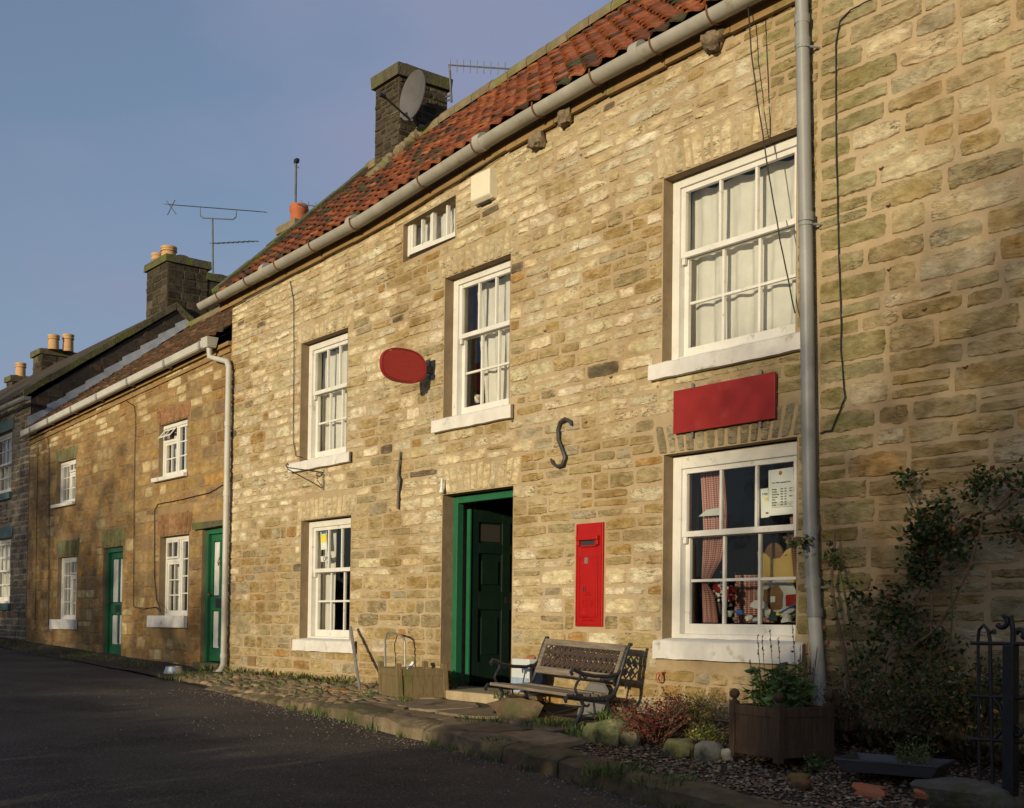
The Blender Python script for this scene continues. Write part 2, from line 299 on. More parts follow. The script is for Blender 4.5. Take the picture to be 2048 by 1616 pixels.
def sheet(name, x0, x1, nx, yf0, yf1, ny, zf, m, kind='structure', amp=0., vc=None, parent=None):
    b = MB(); vs = []; fs = []
    for i in range(nx+1):
        x = fl(x0, x1, i/nx)
        for j in range(ny+1):
            y = fl(yf0(x), yf1(x), j/ny); z = zf(x, y)+(amp*mn.noise(Vector((x*1.7, y*1.7, 3)))if amp else 0); vs.append((x, y, z))
    for i in range(nx):
        for j in range(ny): fs.append((i*(ny+1)+j, (i+1)*(ny+1)+j, (i+1)*(ny+1)+j+1, i*(ny+1)+j+1))
    b.add(vs, fs, vc); o = b.build(name, m, parent, smooth=True, vc=bool(vc)); tag(o, kind=kind); return o
gb = MB(); xs = [-600, -60, -30, -22, -15, -9.4, -5, 0, 20, 400]; zz = [zroad(max(min(x, 20), -60))-.08 for x in xs]; vs = []; fs = []
for x, z in zip(xs, zz): vs += [(x, -600, z), (x, 600, z)]
for i in range(len(xs)-1): fs.append((2*i, 2*i+2, 2*i+3, 2*i+1))
gb.add(vs, fs); tag(gb.build('ground', 'soil'), kind='structure')
sheet('road', -60, 12, 180, lambda x: -7.6, lambda x: ykerb(x)+.12, 16, lambda x, y: zroad(x)+.03*math.sin(min(1, (y+7.6)/6)*math.pi), 'asphalt', amp=.012)
sheet('grass_verge', -60, -14.2, 90, lambda x: ykerb(x)-.02-.1*mn.noise(Vector((x*1.3, 0, 0))), lambda x: .05, 6, lambda x, y: zpath(x, y)+.012, 'soil', amp=.02)

# ------------------------------------------------------------ stone walls
def stone(b, P, quad, proud, col, res=.035, amp=.006, seed=0., sink=.006, rough=.006, dome=0., mort=None):
    (s0, z0), (s1, z1), (s2, z2), (s3, z3) = quad                # bl, br, tr, tl
    w_ = abs(s1-s0); h_ = abs(z3-z0); nx = max(3, min(16, int(w_/res)+2)); nz = max(3, min(10, int(h_/res)+2))
    ex = min(.3, .012/w_*2); ez = min(.3, .010/h_*2)
    As = [-1]+[fl(-1+ex, 1-ex, i/(nx-2)) for i in range(nx-1)]+[1]; Bs = [-1]+[fl(-1+ez, 1-ez, i/(nz-2)) for i in range(nz-1)]+[1]
    r = min(w_, h_)*rnd.uniform(.03, .10); vs = []; cs = []
    tl = rnd.uniform(-1, 1)*.004; tz = rnd.uniform(-1, 1)*.005; fq = rnd.uniform(.8, 1.3)
    for a in As:
        for c in Bs:
            u, v = (a+1)/2, (c+1)/2
            s_ = (s0*(1-u)+s1*u)*(1-v)+(s3*(1-u)+s2*u)*v; z_ = (z0*(1-u)+z1*u)*(1-v)+(z3*(1-u)+z2*u)*v
            k = a*a*c*c; s_ -= math.copysign(k*r, a); z_ -= math.copysign(k*r, c)
            e = max(abs(a), abs(c)); q = Vector((s_*9, z_*16, seed)); n1 = mn.noise(q); n2 = mn.noise(Vector((s_*34, z_*60, seed+5)))
            if e > .8: s_ += rough*1.25*n2; z_ += rough*1.25*mn.noise(Vector((s_*30, z_*30, seed+9)))
            d = max(proud*.35, proud+amp*1.6*n1+amp*.8*n2+tl*a+tz*c)+dome*(1-.5*(a**4+c**4)-.25*(a*a+c*c)) if e < .999 else -sink
            vs.append(P(s_, z_, d))
            cc = 1+.13*n1+.10*n2
            o_ = max(0, mn.noise(Vector((s_*5*fq, z_*7, seed+20))))*.9
            if mort:
                sm = min(max((e-.55)*2.2, 0), 1)*min(max(.55+1.6*mn.noise(Vector((s_*8, z_*11, 3))), 0), 1)*.85
            else: sm = 0
            ca = (col[0]*cc*(1-.10*o_), col[1]*cc*(1-.20*o_), col[2]*cc*(1-.40*o_)); cs.append(tuple(ca[i_]*(1-sm)+mort[i_]*sm for i_ in range(3)) if sm else ca); continue
            cs.append((col[0]*cc*(1-.10*o_), col[1]*cc*(1-.20*o_), col[2]*cc*(1-.40*o_)))
    m = len(Bs); fs = [(i*m+j, (i+1)*m+j, (i+1)*m+j+1, i*m+j+1) for i in range(len(As)-1) for j in range(m-1)]
    b.add(vs, fs, cs)
def stonework(b, P, s0, s1, zlo, zhi, openings, hs, ls, pal, gap=.012, proud=(-.002, .009), res=.035, seed=0., amp=.006, jit=.007, split=.12, rough=.006, dome=0., mort=None):
    z = zlo
    while z < zhi-.03:
        h = rnd.uniform(*hs); zt = min(z+h, zhi)
        if zhi-zt < hs[0]*.6: zt = zhi
        h = zt-z
        blk = sorted([(o[0], o[1]) for o in openings if min(zt, o[3])-max(z, o[2]) > .35*h])
        free = []; c = s0
        for a, e in blk:
            if a > c+.04: free.append((c, min(a, s1)))
            c = max(c, e)
        if c < s1-.04: free.append((c, s1))
        for (fa, fb) in free:
            s = fa
            while s < fb-.02:
                l_ = rnd.uniform(*ls)*(1.25 if rnd.random() < .15 else 1)
                if fb-(s+l_) < ls[0]*.7: l_ = fb-s
                if l_ > ls[1]*1.4: l_ /= 2
                rows = [(z, zt)]
                if h > hs[0]*1.35 and rnd.random() < split and l_ > .16:
                    zm = z+h*rnd.uniform(.4, .6); rows = [(z, zm), (zm, zt)]
                for (za, zc) in rows:
                    a0, a1, b0, b1 = s, s+l_, za, zc
                    for o in openings:
                        if a0 < o[1]-1e-4 and a1 > o[0]+1e-4 and b0 < o[3]-1e-4 and b1 > o[2]+1e-4:
                            op = [(max(0, o[0]-a0)*(b1-b0), 0), (max(0, a1-o[1])*(b1-b0), 1), (max(0, o[2]-b0)*(a1-a0), 2), (max(0, b1-o[3])*(a1-a0), 3)]
                            k = max(op)[1]
                            if k == 0: a1 = o[0]
                            elif k == 1: a0 = o[1]
                            elif k == 2: b1 = o[2]
                            else: b0 = o[3]
                    if a1-a0 < .045 or b1-b0 < .035: continue
                    g = gap*rnd.uniform(.7, 1.5); J = lambda: rnd.uniform(-jit, jit)
                    q = [(a0+g+J()*.5, b0+g*.8+J()), (a1-g+J()*.5, b0+g*.8+J()), (a1-g+J()*.5, b1-g*.8+J()), (a0+g+J()*.5, b1-g*.8+J())]
                    col = pal((a0+a1)/2, (b0+b1)/2)
                    stone(b, P, q, rnd.uniform(*proud), col, res, amp, seed+rnd.random()*90, rough=rough, dome=dome, mort=mort)
                s += l_
        z = zt
def voussoirs(b, P, x0, x1, z0, z1, n, pal, seed=0, flare=.10, gap=.008, col=None):
    xs_ = [x0]
    for i in range(n): xs_.append(x0+(x1-x0)*(i+1+rnd.uniform(-.15, .15)*(i < n-1))/n)
    c = (x0+x1)/2
    for i in range(n):
        a, e = xs_[i], xs_[i+1]; fa = (a-c)/(x1-x0)*2*flare; fe = (e-c)/(x1-x0)*2*flare; dz = rnd.uniform(-.02, .01); g = gap
        k_ = rnd.uniform(.003, .010); q = [(a+g, z0+.004), (e-g, z0+.004), (e+fe-g, z1+dz+rnd.uniform(-.01, .01)), (a+fa+g, z1+dz)]
        k = rnd.uniform(.78, 1.10); cc = col or pal(c, z1+.2)
        stone(b, P, q, .004+k_, [j*k for j in cc], .035, .005, seed+i*7.3)
def backing(b, P, s0, s1, zlo, zhi, openings, th=.4):   # wall body with reveals
    xs_ = sorted({s0, s1, *[c for o in openings for c in o[:2]]}); zs_ = sorted({zlo, zhi, *[c for o in openings for c in o[2:]]})
    for i in range(len(xs_)-1):
        for j in range(len(zs_)-1):
            cx, cz = (xs_[i]+xs_[i+1])/2, (zs_[j]+zs_[j+1])/2
            if any(o[0] < cx < o[1] and o[2] < cz < o[3] for o in openings): continue
            for d, fl_ in ((0, 0), (-th, 1)):
                q = [P(xs_[i], zs_[j], d), P(xs_[i+1], zs_[j], d), P(xs_[i+1], zs_[j+1], d), P(xs_[i], zs_[j+1], d)]
                b.add(q, [(0, 1, 2, 3) if not fl_ else (3, 2, 1, 0)])
def reveals(b, P, openings, th=.4):
    for a, e, z0, z1 in openings:
        c = [(a, z0), (e, z0), (e, z1), (a, z1)]
        for i in range(4):
            p, q = c[i], c[(i+1) % 4]
            b.add([P(p[0], p[1], .004), P(q[0], q[1], .004), P(q[0], q[1], -th), P(p[0], p[1], -th)], [(0, 1, 2, 3)])
PF = lambda s, z, d: (s, -d, z)                      # facade plane
def PXr(x): return lambda s, z, d: (x+d, s, z)       # gable facing +X
def mixc(a, b, t): return tuple(a[i]*(1-t)+b[i]*t for i in range(3))
CREAM = (.62, .525, .33); PALE = (.68, .595, .41); BUFF = (.46, .365, .19); OCH = (.35, .245, .09); ORG = (.36, .205, .06); GRN = (.32, .26, .135); GRY = (.36, .31, .21); DRK = (.10, .085, .06)
def pick(ws):
    t = rnd.random()*sum(w for w, c in ws)
    for w_, c in ws:
        t -= w_
        if t <= 0:
            q = rnd.uniform(.80, 1.14); return tuple(k*q*rnd.uniform(.975, 1.025) for k in c)
    return ws[-1][1]
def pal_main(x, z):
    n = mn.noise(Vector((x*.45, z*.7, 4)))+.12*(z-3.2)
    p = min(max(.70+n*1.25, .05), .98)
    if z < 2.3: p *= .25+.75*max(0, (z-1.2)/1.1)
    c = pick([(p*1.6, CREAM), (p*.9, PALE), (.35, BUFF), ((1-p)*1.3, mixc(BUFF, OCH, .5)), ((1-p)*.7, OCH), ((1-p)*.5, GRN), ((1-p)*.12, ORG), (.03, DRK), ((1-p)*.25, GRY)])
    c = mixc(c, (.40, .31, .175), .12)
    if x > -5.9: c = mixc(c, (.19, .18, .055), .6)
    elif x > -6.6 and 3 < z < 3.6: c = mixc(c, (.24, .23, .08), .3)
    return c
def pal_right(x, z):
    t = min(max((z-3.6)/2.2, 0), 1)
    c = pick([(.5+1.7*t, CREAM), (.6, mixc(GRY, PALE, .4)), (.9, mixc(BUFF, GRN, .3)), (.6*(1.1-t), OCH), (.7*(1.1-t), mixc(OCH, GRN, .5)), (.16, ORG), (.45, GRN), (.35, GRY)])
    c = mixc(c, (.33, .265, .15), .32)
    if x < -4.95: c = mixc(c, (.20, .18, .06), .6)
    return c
CB = (.30, .19, .08)
def pal_cot(x, z):
    if z > 4.5 and rnd.random() < .4: return mixc(CREAM, BUFF, .5)
    return pick([(1, CB), (.8, mixc(CB, OCH, .5)), (.4, mixc(CB, GRN, .5)), (.10, ORG), (.15, BUFF), (.2, (.22, .15, .08))])
def pal_far(x, z): return pick([(1, (.15, .13, .10)), (.7, (.20, .17, .13)), (.4, (.12, .10, .07)), (.25, (.17, .12, .07))])
def pal_soot(x, z): return pick([(1, (.045, .037, .025)), (.8, (.07, .057, .037)), (.25, (.11, .088, .056)), (.4, (.055, .045, .033))])
def pal_gab(x, z): return pick([(1, (.045, .04, .034)), (.8, (.06, .05, .04)), (.3, (.085, .07, .05))])

# ------------------------------------------------------------ windows
def bar(b, x0, x1, y, z0, z1, d=.03): b.box(x0, x1, y, y+d, z0, z1)
def sash_window(par, x0, x1, z0, z1, y=.10, rows=(1, 2), cols=3, split=.585, sill=None, curtain=None, lab=None, hd=.07, jb=.075, sp=.06, sh=.1):
    f = MB(); f.box(x0, x0+jb, y, y+.13, z0, z1); f.box(x1-jb, x1, y, y+.13, z0, z1); f.box(x0+jb, x1-jb, y, y+.13, z1-hd, z1); f.box(x0+jb, x1-jb, y-.01, y+.13, z0, z0+.045)
    win = bevel(f.build('window', 'white', par), .004)
    if lab: win['label'] = lab
    a, e = x0+jb, x1-jb; zm = z0+.045+(z1-hd-z0-.045)*split
    for k, (za, zb2, yy, nr) in enumerate(((zm, z1-hd, y+.02, rows[0]), (z0+.045, zm+.035, y+.062, rows[1]))):
        s_ = MB(); st = .045; br = .045 if k == 0 else .08
        s_.box(a, a+st, yy, yy+.036, za, zb2); s_.box(e-st, e, yy, yy+.036, za, zb2)
        s_.box(a+st, e-st, yy, yy+.036, za, za+br); s_.box(a+st, e-st, yy, yy+.036, zb2-.04, zb2)
        if k == 0:
            for xx in (a, e-st): s_.box(xx+.006, xx+st-.006, yy+.004, yy+.032, za-.05, za)
        for i in range(1, cols):
            cx = fl(a+st, e-st, i/cols); s_.box(cx-.011, cx+.011, yy+.004, yy+.034, za+br, zb2-.04)
        for j in range(1, nr):
            cz = fl(za+br, zb2-.04, j/nr)
            for i in range(cols):
                ca, cb = fl(a+st, e-st, i/cols)+.011, fl(a+st, e-st, (i+1)/cols)-.011; s_.box(ca, cb, yy+.005, yy+.033, cz-.011, cz+.011)
        bevel(s_.build('sash', 'white', win), .003)
        g = MB(); g.add([(a+st, yy+.022, za+br), (e-st, yy+.022, za+br), (e-st, yy+.022, zb2-.04), (a+st, yy+.022, zb2-.04)], [(0, 1, 2, 3)]); g.build('pane', 'glass', win)
    if sill:
        sx0, sx1, sz0, sz1 = sill; s_ = MB(); n = 24
        prof = [(-sp, sz0), (-sp, sz1-.012), (-sp+.012, sz1), (y+.02, sz1+.02), (y+.02, sz0)]
        vs = []; fs = []
        for i in range(n+1):
            x = fl(sx0, sx1, i/n)
            for (py, pz) in prof: vs.append((x+.004*mn.noise(Vector((x*20, py*30, pz*9))), py+.005*mn.noise(Vector((x*9, pz*20, 1))), pz+.006*mn.noise(Vector((x*7, py*9, 2)))))
        for i in range(n):
            for j in range(5): fs.append((i*5+j, i*5+(j+1) % 5, (i+1)*5+(j+1) % 5, (i+1)*5+j))
        fs += [(4, 3, 2, 1, 0), tuple(n*5+j for j in range(5))]
        # only the part in front of the wall is wider than the opening
        vs = [(min(max(p[0], x0+.002), x1-.002), p[1], p[2]) if p[1] > .03 else p for p in vs]
        s_.add(vs, fs); s_.build('sill', 'sillpaint', win, smooth=True)
    if curtain: curtains(win, curtain, a, e, z0+.05, z1-hd, y+.17)
    return win
def curtains(win, kind, a, e, z0, z1, y):
    spans = {'full': [(a-.03, e+.03, 0, 0)], 'split': [(a-.03, fl(a, e, .5), 0, -.12), (fl(a, e, .55), e+.03, .0, 0)], 'mostly': [(fl(a, e, .10), e+.03, .16, 0)], 'left': [(a-.03, fl(a, e, .3), 0, 0)], 'sides': [(a-.03, fl(a, e, .28), 0, -.03), (fl(a, e, .72), e+.03, .03, 0)]}[kind]
    for sa, se, da, de in spans:
        b = MB(); nx = max(24, int((se-sa)*90)); nz = 16; vs = []; fs = []
        for i in range(nx+1):
            for j in range(nz+1):
                t = j/nz; x = fl(sa+da*(1-t), se+de*(1-t), i/nx); q = i/nx*(se-sa)*34
                wv = .018*math.sin(q+1.2*mn.noise(Vector((q*.3, t*2, sa*3))))*(.5+.7*(1-t)+.3*mn.noise(Vector((q*.2, 1, sa))))+.01*mn.noise(Vector((q*.7, t*5, sa)))
                vs.append((x, y+wv, fl(z0, z1-.0+.015*math.sin(q*.5), t)))
        for i in range(nx):
            for j in range(nz): fs.append((i*(nz+1)+j, (i+1)*(nz+1)+j, (i+1)*(nz+1)+j+1, i*(nz+1)+j+1))
        b.add(vs, fs); b.build('curtain', 'curtain', win, smooth=80)
def casement(par, x0, x1, z0, z1, y=.06, cols=(2, 2), rows=(4, 4), vent=None, sill=None, lab=None, curtain=None, top=None):
    f = MB(); jb = .05; zt = z1-.05; zb_ = z0+.05
    f.box(x0, x0+jb, y, y+.08, z0, z1); f.box(x1-jb, x1, y, y+.08, z0, z1); f.box(x0+jb, x1-jb, y, y+.08, z1-.05, z1); f.box(x0+jb, x1-jb, y-.01, y+.08, z0, z0+.05)
    nl = len(cols); xm = [fl(x0+jb, x1-jb, i/nl) for i in range(nl+1)]
    for i in range(1, nl): f.box(xm[i]-.02, xm[i]+.02, y+.002, y+.078, z0+.05, z1-.05)
    win = bevel(f.build('window', 'white', par), .003)
    if lab: win['label'] = lab
    pn = MB()
    for i in range(nl):
        a = xm[i]+(.02 if i else 0); e = xm[i+1]-(.02 if i < nl-1 else 0); z_hi = zt
        if vent is not None and i == vent:
            zv = zt-.28*(zt-zb_); f2 = MB(); f2.box(a, e, y+.004, y+.074, zv-.02, zv+.02); bevel(f2.build('transom', 'white', win), .003)
            # vent light, hinged at its top and pushed open when top is set
            ang = R_(top or 0); hz = zt-.004; H = zt-zv-.03
            T = lambda px, pz, d: (px, y+.012-math.sin(ang)*(hz-pz)-d*math.cos(ang), hz-(hz-pz)*math.cos(ang)+d*math.sin(ang)*-1)
            v = MB()
            def vb(xa, xb, za, zc): 
                vs = [T(p, q, d) for p in (xa, xb) for d in (0, .03) for q in (za, zc)]; v.add(vs, [(0, 1, 3, 2), (4, 6, 7, 5), (0, 4, 5, 1), (2, 3, 7, 6), (0, 2, 6, 4), (1, 5, 7, 3)])
            vb(a+.004, a+.034, hz-H, hz); vb(e-.034, e-.004, hz-H, hz); vb(a+.034, e-.034, hz-H, hz-H+.03); vb(a+.034, e-.034, hz-.03, hz); m_ = (a+e)/2; vb(m_-.009, m_+.009, hz-H+.03, hz-.03)
            bevel(v.build('vent_light', 'white', win), .002)
            g = MB(); g.add([T(p, q, .012) for p, q in ((a+.034, hz-H+.03), (e-.034, hz-H+.03), (e-.034, hz-.03), (a+.034, hz-.03))], [(0, 1, 2, 3)]); g.build('pane', 'glass', win)
            z_hi = zv-.02
        c = MB(); st = .034; yy = y+.014
        c.box(a, a+st, yy, yy+.045, zb_, z_hi); c.box(e-st, e, yy, yy+.045, zb_, z_hi); c.box(a+st, e-st, yy, yy+.045, zb_, zb_+st); c.box(a+st, e-st, yy, yy+.045, z_hi-st, z_hi)
        for k in range(1, cols[i]):
            cx = fl(a+st, e-st, k/cols[i]); c.box(cx-.009, cx+.009, yy+.004, yy+.04, zb_+st, z_hi-st)
        nr = rows[i]
        for k in range(1, nr):
            cz = fl(zb_+st, z_hi-st, k/nr)
            for q in range(cols[i]): c.box(fl(a+st, e-st, q/cols[i])+.009, fl(a+st, e-st, (q+1)/cols[i])-.009, yy+.005, yy+.039, cz-.009, cz+.009)
        bevel(c.build('casement', 'white', win), .002)
        pn.add([(a+st, yy+.02, zb_+st), (e-st, yy+.02, zb_+st), (e-st, yy+.02, z_hi-st), (a+st, yy+.02, z_hi-st)], [(0, 1, 2, 3)])
    pn.build('pane', 'glass', win)
    if sill:
        s_ = MB(); sx0, sx1, sz0, sz1 = sill; d = .07
        s_.box(sx0, sx1, -d, -.006, sz0, sz1, jit=.004); s_.box(x0+.004, x1-.004, -.006, y+.02, sz0+.01, max(sz1, z0+.001))
        bevel(s_.build('sill', 'sillpaint', win), .01)
    if curtain: curtains(win, curtain, x0+jb, x1-jb, z0+.05, z1-.05, y+.16)
    return win

# ------------------------------------------------------------ roofs
def tiled_roof(b, x0, x1, eave, ridge, nc, nr, pal, amp=.028, lift=.022, sub=6, fill=None):
    for i in range(nc):
        ta, te = i/nc, (i+1.12)/nc
        for j in range(nr):
            r0 = (j-.12)/nr; r1 = (j+1.0)/nr; jx = rnd.uniform(-.006, .006); jz = rnd.uniform(-.004, .010)+lift; col = pal(i, j); skew = rnd.uniform(-.006, .006)
            vs = []; fs = []
            for k, (r, lf) in enumerate(((r0, jz+.012), (r0, jz+.030), (r1, .006))):
                for q in range(sub+1):
                    t = q/sub; x = fl(x0, x1, ta+(te-ta)*t)+jx+(skew if k < 2 else 0)
                    E0, R0 = eave(x), ridge(x); y = fl(E0[0], R0[0], r); z = fl(E0[1], R0[1], r)
                    sl_ = math.atan2(R0[1]-E0[1], R0[0]-E0[0]); h = lf+amp*math.sin(t*2*math.pi+.4)
                    vs.append((x, y-h*math.sin(sl_), z+h*math.cos(sl_)))
            n = sub+1
            for k in range(2):
                for q in range(sub): fs.append((k*n+q, k*n+q+1, (k+1)*n+q+1, (k+1)*n+q))
            b.add(vs, fs, col)
def pantile_pal(i, j):
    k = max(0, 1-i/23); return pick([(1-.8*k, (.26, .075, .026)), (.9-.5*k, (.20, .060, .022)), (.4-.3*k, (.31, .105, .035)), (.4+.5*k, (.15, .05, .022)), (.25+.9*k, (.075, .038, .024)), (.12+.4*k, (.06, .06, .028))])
def brown_pal(i, j):
    return pick([(1, (.13, .06, .028)), (.9, (.09, .05, .025)), (.5, (.18, .09, .04)), (.5, (.07, .055, .03))])
def ht_gutter(par, pts, r, m, name='gutter', br=None, n=10, closed=False):
    b = MB(); vs = []; fs = []; ns = 11; prof = [(r*math.cos(math.pi+math.pi*k/(ns-1)), r*math.sin(math.pi+math.pi*k/(ns-1))) for k in range(ns)]
    prof = prof+[(p[0]*.86, p[1]*.86+.002) for p in prof[::-1]]
    for p in pts:
        for a, z in prof: vs.append((p[0], p[1]+a, p[2]+z))
    m2 = len(prof)
    for i in range(len(pts)-1):
        for k in range(m2): fs.append((i*m2+k, i*m2+(k+1) % m2, (i+1)*m2+(k+1) % m2, (i+1)*m2+k))
    e = len(pts)-1
    for q in (0, e): fs.append(tuple(q*m2+k for k in range(ns)))
    b.add(vs, fs); g = b.build(name, m, par, smooth=True)
    if br:
        for x, y, z in br:
            k = MB(); a_ = [(x, y+(r+.008)*math.cos(t), z+(r+.008)*math.sin(t)) for t in [math.pi*(1+.1*i) for i in range(-1, 12)]]+[(x, y+r+.06, z+.02)]
            k.tube(a_, .008, 6); k.build('gutter_bracket', 'rust' if m == 'gutter' else 'paleiron', g)
    return g

# ============================================================ MAIN HOUSE
def place(root, loc):
    root.location = loc
    for c in root.children: c.location = Vector(c.location)-Vector(loc)
GX = [-15.3, -11.3, -8.7, -7.5, -6.0, -5.3]; GZ = [5.76, 5.88, 6.09, 6.14, 6.16, 6.16]
def gz(x): return itp(x, GX, GZ)                      # gutter centre height
def wtop(x): return gz(x)-.09
def kx(x, z): return z if z < 4.9 else 4.9+(z-4.9)*(wtop(x)-4.9)/1.2
PM = lambda s, z, d: (s, -d, kx(s, z))
MX0, MX1 = -14.72, -5.36
main = thing('stone_house', 'long honey-coloured stone house with an orange pantile roof, white sash windows and a green doorway', 'house')
WA = (-6.87, -5.55, 3.62, 5.14); WB = (-6.84, -5.53, 1.43, 2.93); WC = (-9.89, -8.84, 3.56, 5.0); WD = (-12.83, -11.76, 3.42, 4.84); WE = (-12.76, -11.63, 1.34, 2.75); DR = (-9.88, -8.76, .95, 2.84)
WF = (-10.66, -9.73, 5.43, 5.93)
op = [WA, WB, WC, WD, WE, DR, WF]
b = MB(); backing(b, PM, MX0, MX1, .55, 6.1, op, .4); main_wall = b.build('wall', 'mortar', main)
for o_ in op:
    b = MB(); reveals(b, PM, [o_], .35); b.build('reveal', 'reveal', main)
b = MB(); vz = []
for (o, n, h) in ((WA, 15, .27), (WB, 14, .25), (WC, 12, .25), (WD, 12, .24), (WE, 13, .24), (DR, 12, .27)):
    vz.append((o[0]-.10, o[1]+.10, o[3], o[3]+h)); voussoirs(b, PM, o[0]-.06, o[1]+.06, o[3], o[3]+h, n, pal_main, seed=o[0], flare=.06, gap=.010, col=mixc(CREAM, BUFF, .15) if o is not WB else (.34, .29, .18))
sills = [(WA[0]-.1, WA[1]+.09, 3.53, 3.68), (WB[0]-.05, WB[1]+.1, 1.33, 1.5), (WC[0]-.13, WC[1]+.1, 3.46, 3.6), (WD[0]-.17, WD[1]+.16, 3.33, 3.46), (WE[0]-.07, WE[1]+.19, 1.24, 1.38)]
pbx = (-7.89, -7.52, 1.55, 2.46)
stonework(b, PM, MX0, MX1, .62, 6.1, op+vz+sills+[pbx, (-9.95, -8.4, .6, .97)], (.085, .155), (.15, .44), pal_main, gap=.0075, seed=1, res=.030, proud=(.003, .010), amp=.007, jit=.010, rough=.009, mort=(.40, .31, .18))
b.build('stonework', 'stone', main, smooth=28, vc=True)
# body
b = MB(); rz = lambda x: itp(x, [-14.8, -9.6, -5.3], [8.02, 8.33, 8.48])
for x in (MX0+.01, MX1-.01):
    b.add([(x, .4, .5), (x, 4.5, .5), (x, 4.5, 5.7), (x, 2.25, rz(x)-.12), (x, .4, wtop(x)+.2)], [(0, 1, 2, 3, 4)])
b.add([(MX0, 4.5, .5), (MX1, 4.5, .5), (MX1, 4.5, 5.8), (MX0, 4.5, 5.8)], [(0, 1, 2, 3)])
b.build('rear_wall', 'mortar_far', main)
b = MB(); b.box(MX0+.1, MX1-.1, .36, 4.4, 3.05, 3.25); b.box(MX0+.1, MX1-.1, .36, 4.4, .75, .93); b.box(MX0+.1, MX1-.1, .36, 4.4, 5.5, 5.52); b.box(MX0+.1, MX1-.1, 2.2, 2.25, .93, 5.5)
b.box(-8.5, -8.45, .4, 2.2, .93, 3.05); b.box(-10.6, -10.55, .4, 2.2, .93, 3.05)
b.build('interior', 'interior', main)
# roof
eave = lambda x: (-.10, gz(x)+itp(x, [-15, -10], [.065, .105])); ridg = lambda x: (2.2, rz(x))
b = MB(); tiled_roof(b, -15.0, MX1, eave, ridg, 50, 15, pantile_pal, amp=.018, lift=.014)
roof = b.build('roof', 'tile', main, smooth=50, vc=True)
b = MB()
for x0, x1 in ((-15.0, -10.), (-10., MX1)):
    b.add([(x0, -.08, gz(x0)+.07), (x1, -.08, gz(x1)+.07), (x1, 2.2, rz(x1)-.05), (x0, 2.2, rz(x0)-.05)], [(0, 1, 2, 3)])
    b.add([(x0, 2.2, rz(x0)-.04), (x1, 2.2, rz(x1)-.04), (x1, 4.8, 5.7), (x0, 4.8, 5.7)], [(0, 1, 2, 3)])
b.build('roof_deck', 'dark', roof)
b = MB(); n = 26
for i in range(n):
    xa, xb = fl(-14.9, MX1, i/n)+.006, fl(-14.9, MX1, (i+1)/n)-.006; dz = rnd.uniform(-.012, .012)
    prof = [(2.2+.15*math.cos(t), .0+.13*math.sin(t)) for t in [R_(q) for q in range(-20, 201, 20)]]
    vs = [(x, y, z+rz(x)+dz-.01) for x in (xa, xb) for y, z in prof]; m = len(prof)
    b.add(vs, [(k, k+1, m+k+1, m+k) for k in range(m-1)]+[tuple(range(m)), tuple(range(2*m-1, m-1, -1))])
b.build('ridge_tiles', 'ridge', roof)
# verge coping at the left gable
b = MB(); n = 9
for i in range(n):
    ta, te = i/n, (i+.985)/n; y0, y1 = fl(-.12, 2.2, ta), fl(-.12, 2.2, te); z0, z1 = fl(gz(-15)+.05, rz(-14.9)+.02, ta), fl(gz(-15)+.05, rz(-14.9)+.02, te); j = rnd.uniform(-.01, .01)
    b.add([(x, y, z+j) for x in (-15.04, -14.80) for (y, z) in ((y0, z0), (y1, z1), (y1-.04, z1+.08), (y0-.04, z0+.08))], [(0, 1, 2, 3), (7, 6, 5, 4), (0, 4, 5, 1), (1, 5, 6, 2), (2, 6, 7, 3), (3, 7, 4, 0)])
b.build('verge_coping', 'cap', roof)
# eaves timbers
b = MB(); xs = [fl(-15.0, MX1-.1, i/14) for i in range(15)]
for i in range(14):
    a, e = xs[i]+.004, xs[i+1]-.004; j = rnd.uniform(-.008, .008)
    za, ze = gz(a), gz(e)
    b.add([(x, y, z) for (x, zc) in ((a, za), (e, ze)) for (y, z) in ((-.055, zc-.135+j), (-.055, zc+.02), (-.02, zc+.02), (-.02, zc-.135+j))], [(0, 1, 2, 3), (7, 6, 5, 4), (0, 4, 5, 1), (1, 5, 6, 2), (2, 6, 7, 3), (3, 7, 4, 0)])
b.build('eaves_board', 'timber', main)
pts = [(x, -.165, gz(x)+.0) for x in [fl(-15.3, -5.55, i/24) for i in range(25)]]
brs = [(x, -.165, gz(x)) for x in (-14.7, -13.9, -13.1, -12.25, -11.35, -10.05, -9.15, -8.25, -7.5, -6.8, -6.2)]
gut = ht_gutter(main, pts, .078, 'gutter', br=brs)
for x in (-13.45, -11.4, -9.1, -7.0): b = MB(); b.tube([(x-.05, -.165, gz(x)), (x+.05, -.165, gz(x))], .084, 14); b.build('gutter_joint', 'gutter', gut, smooth=True)
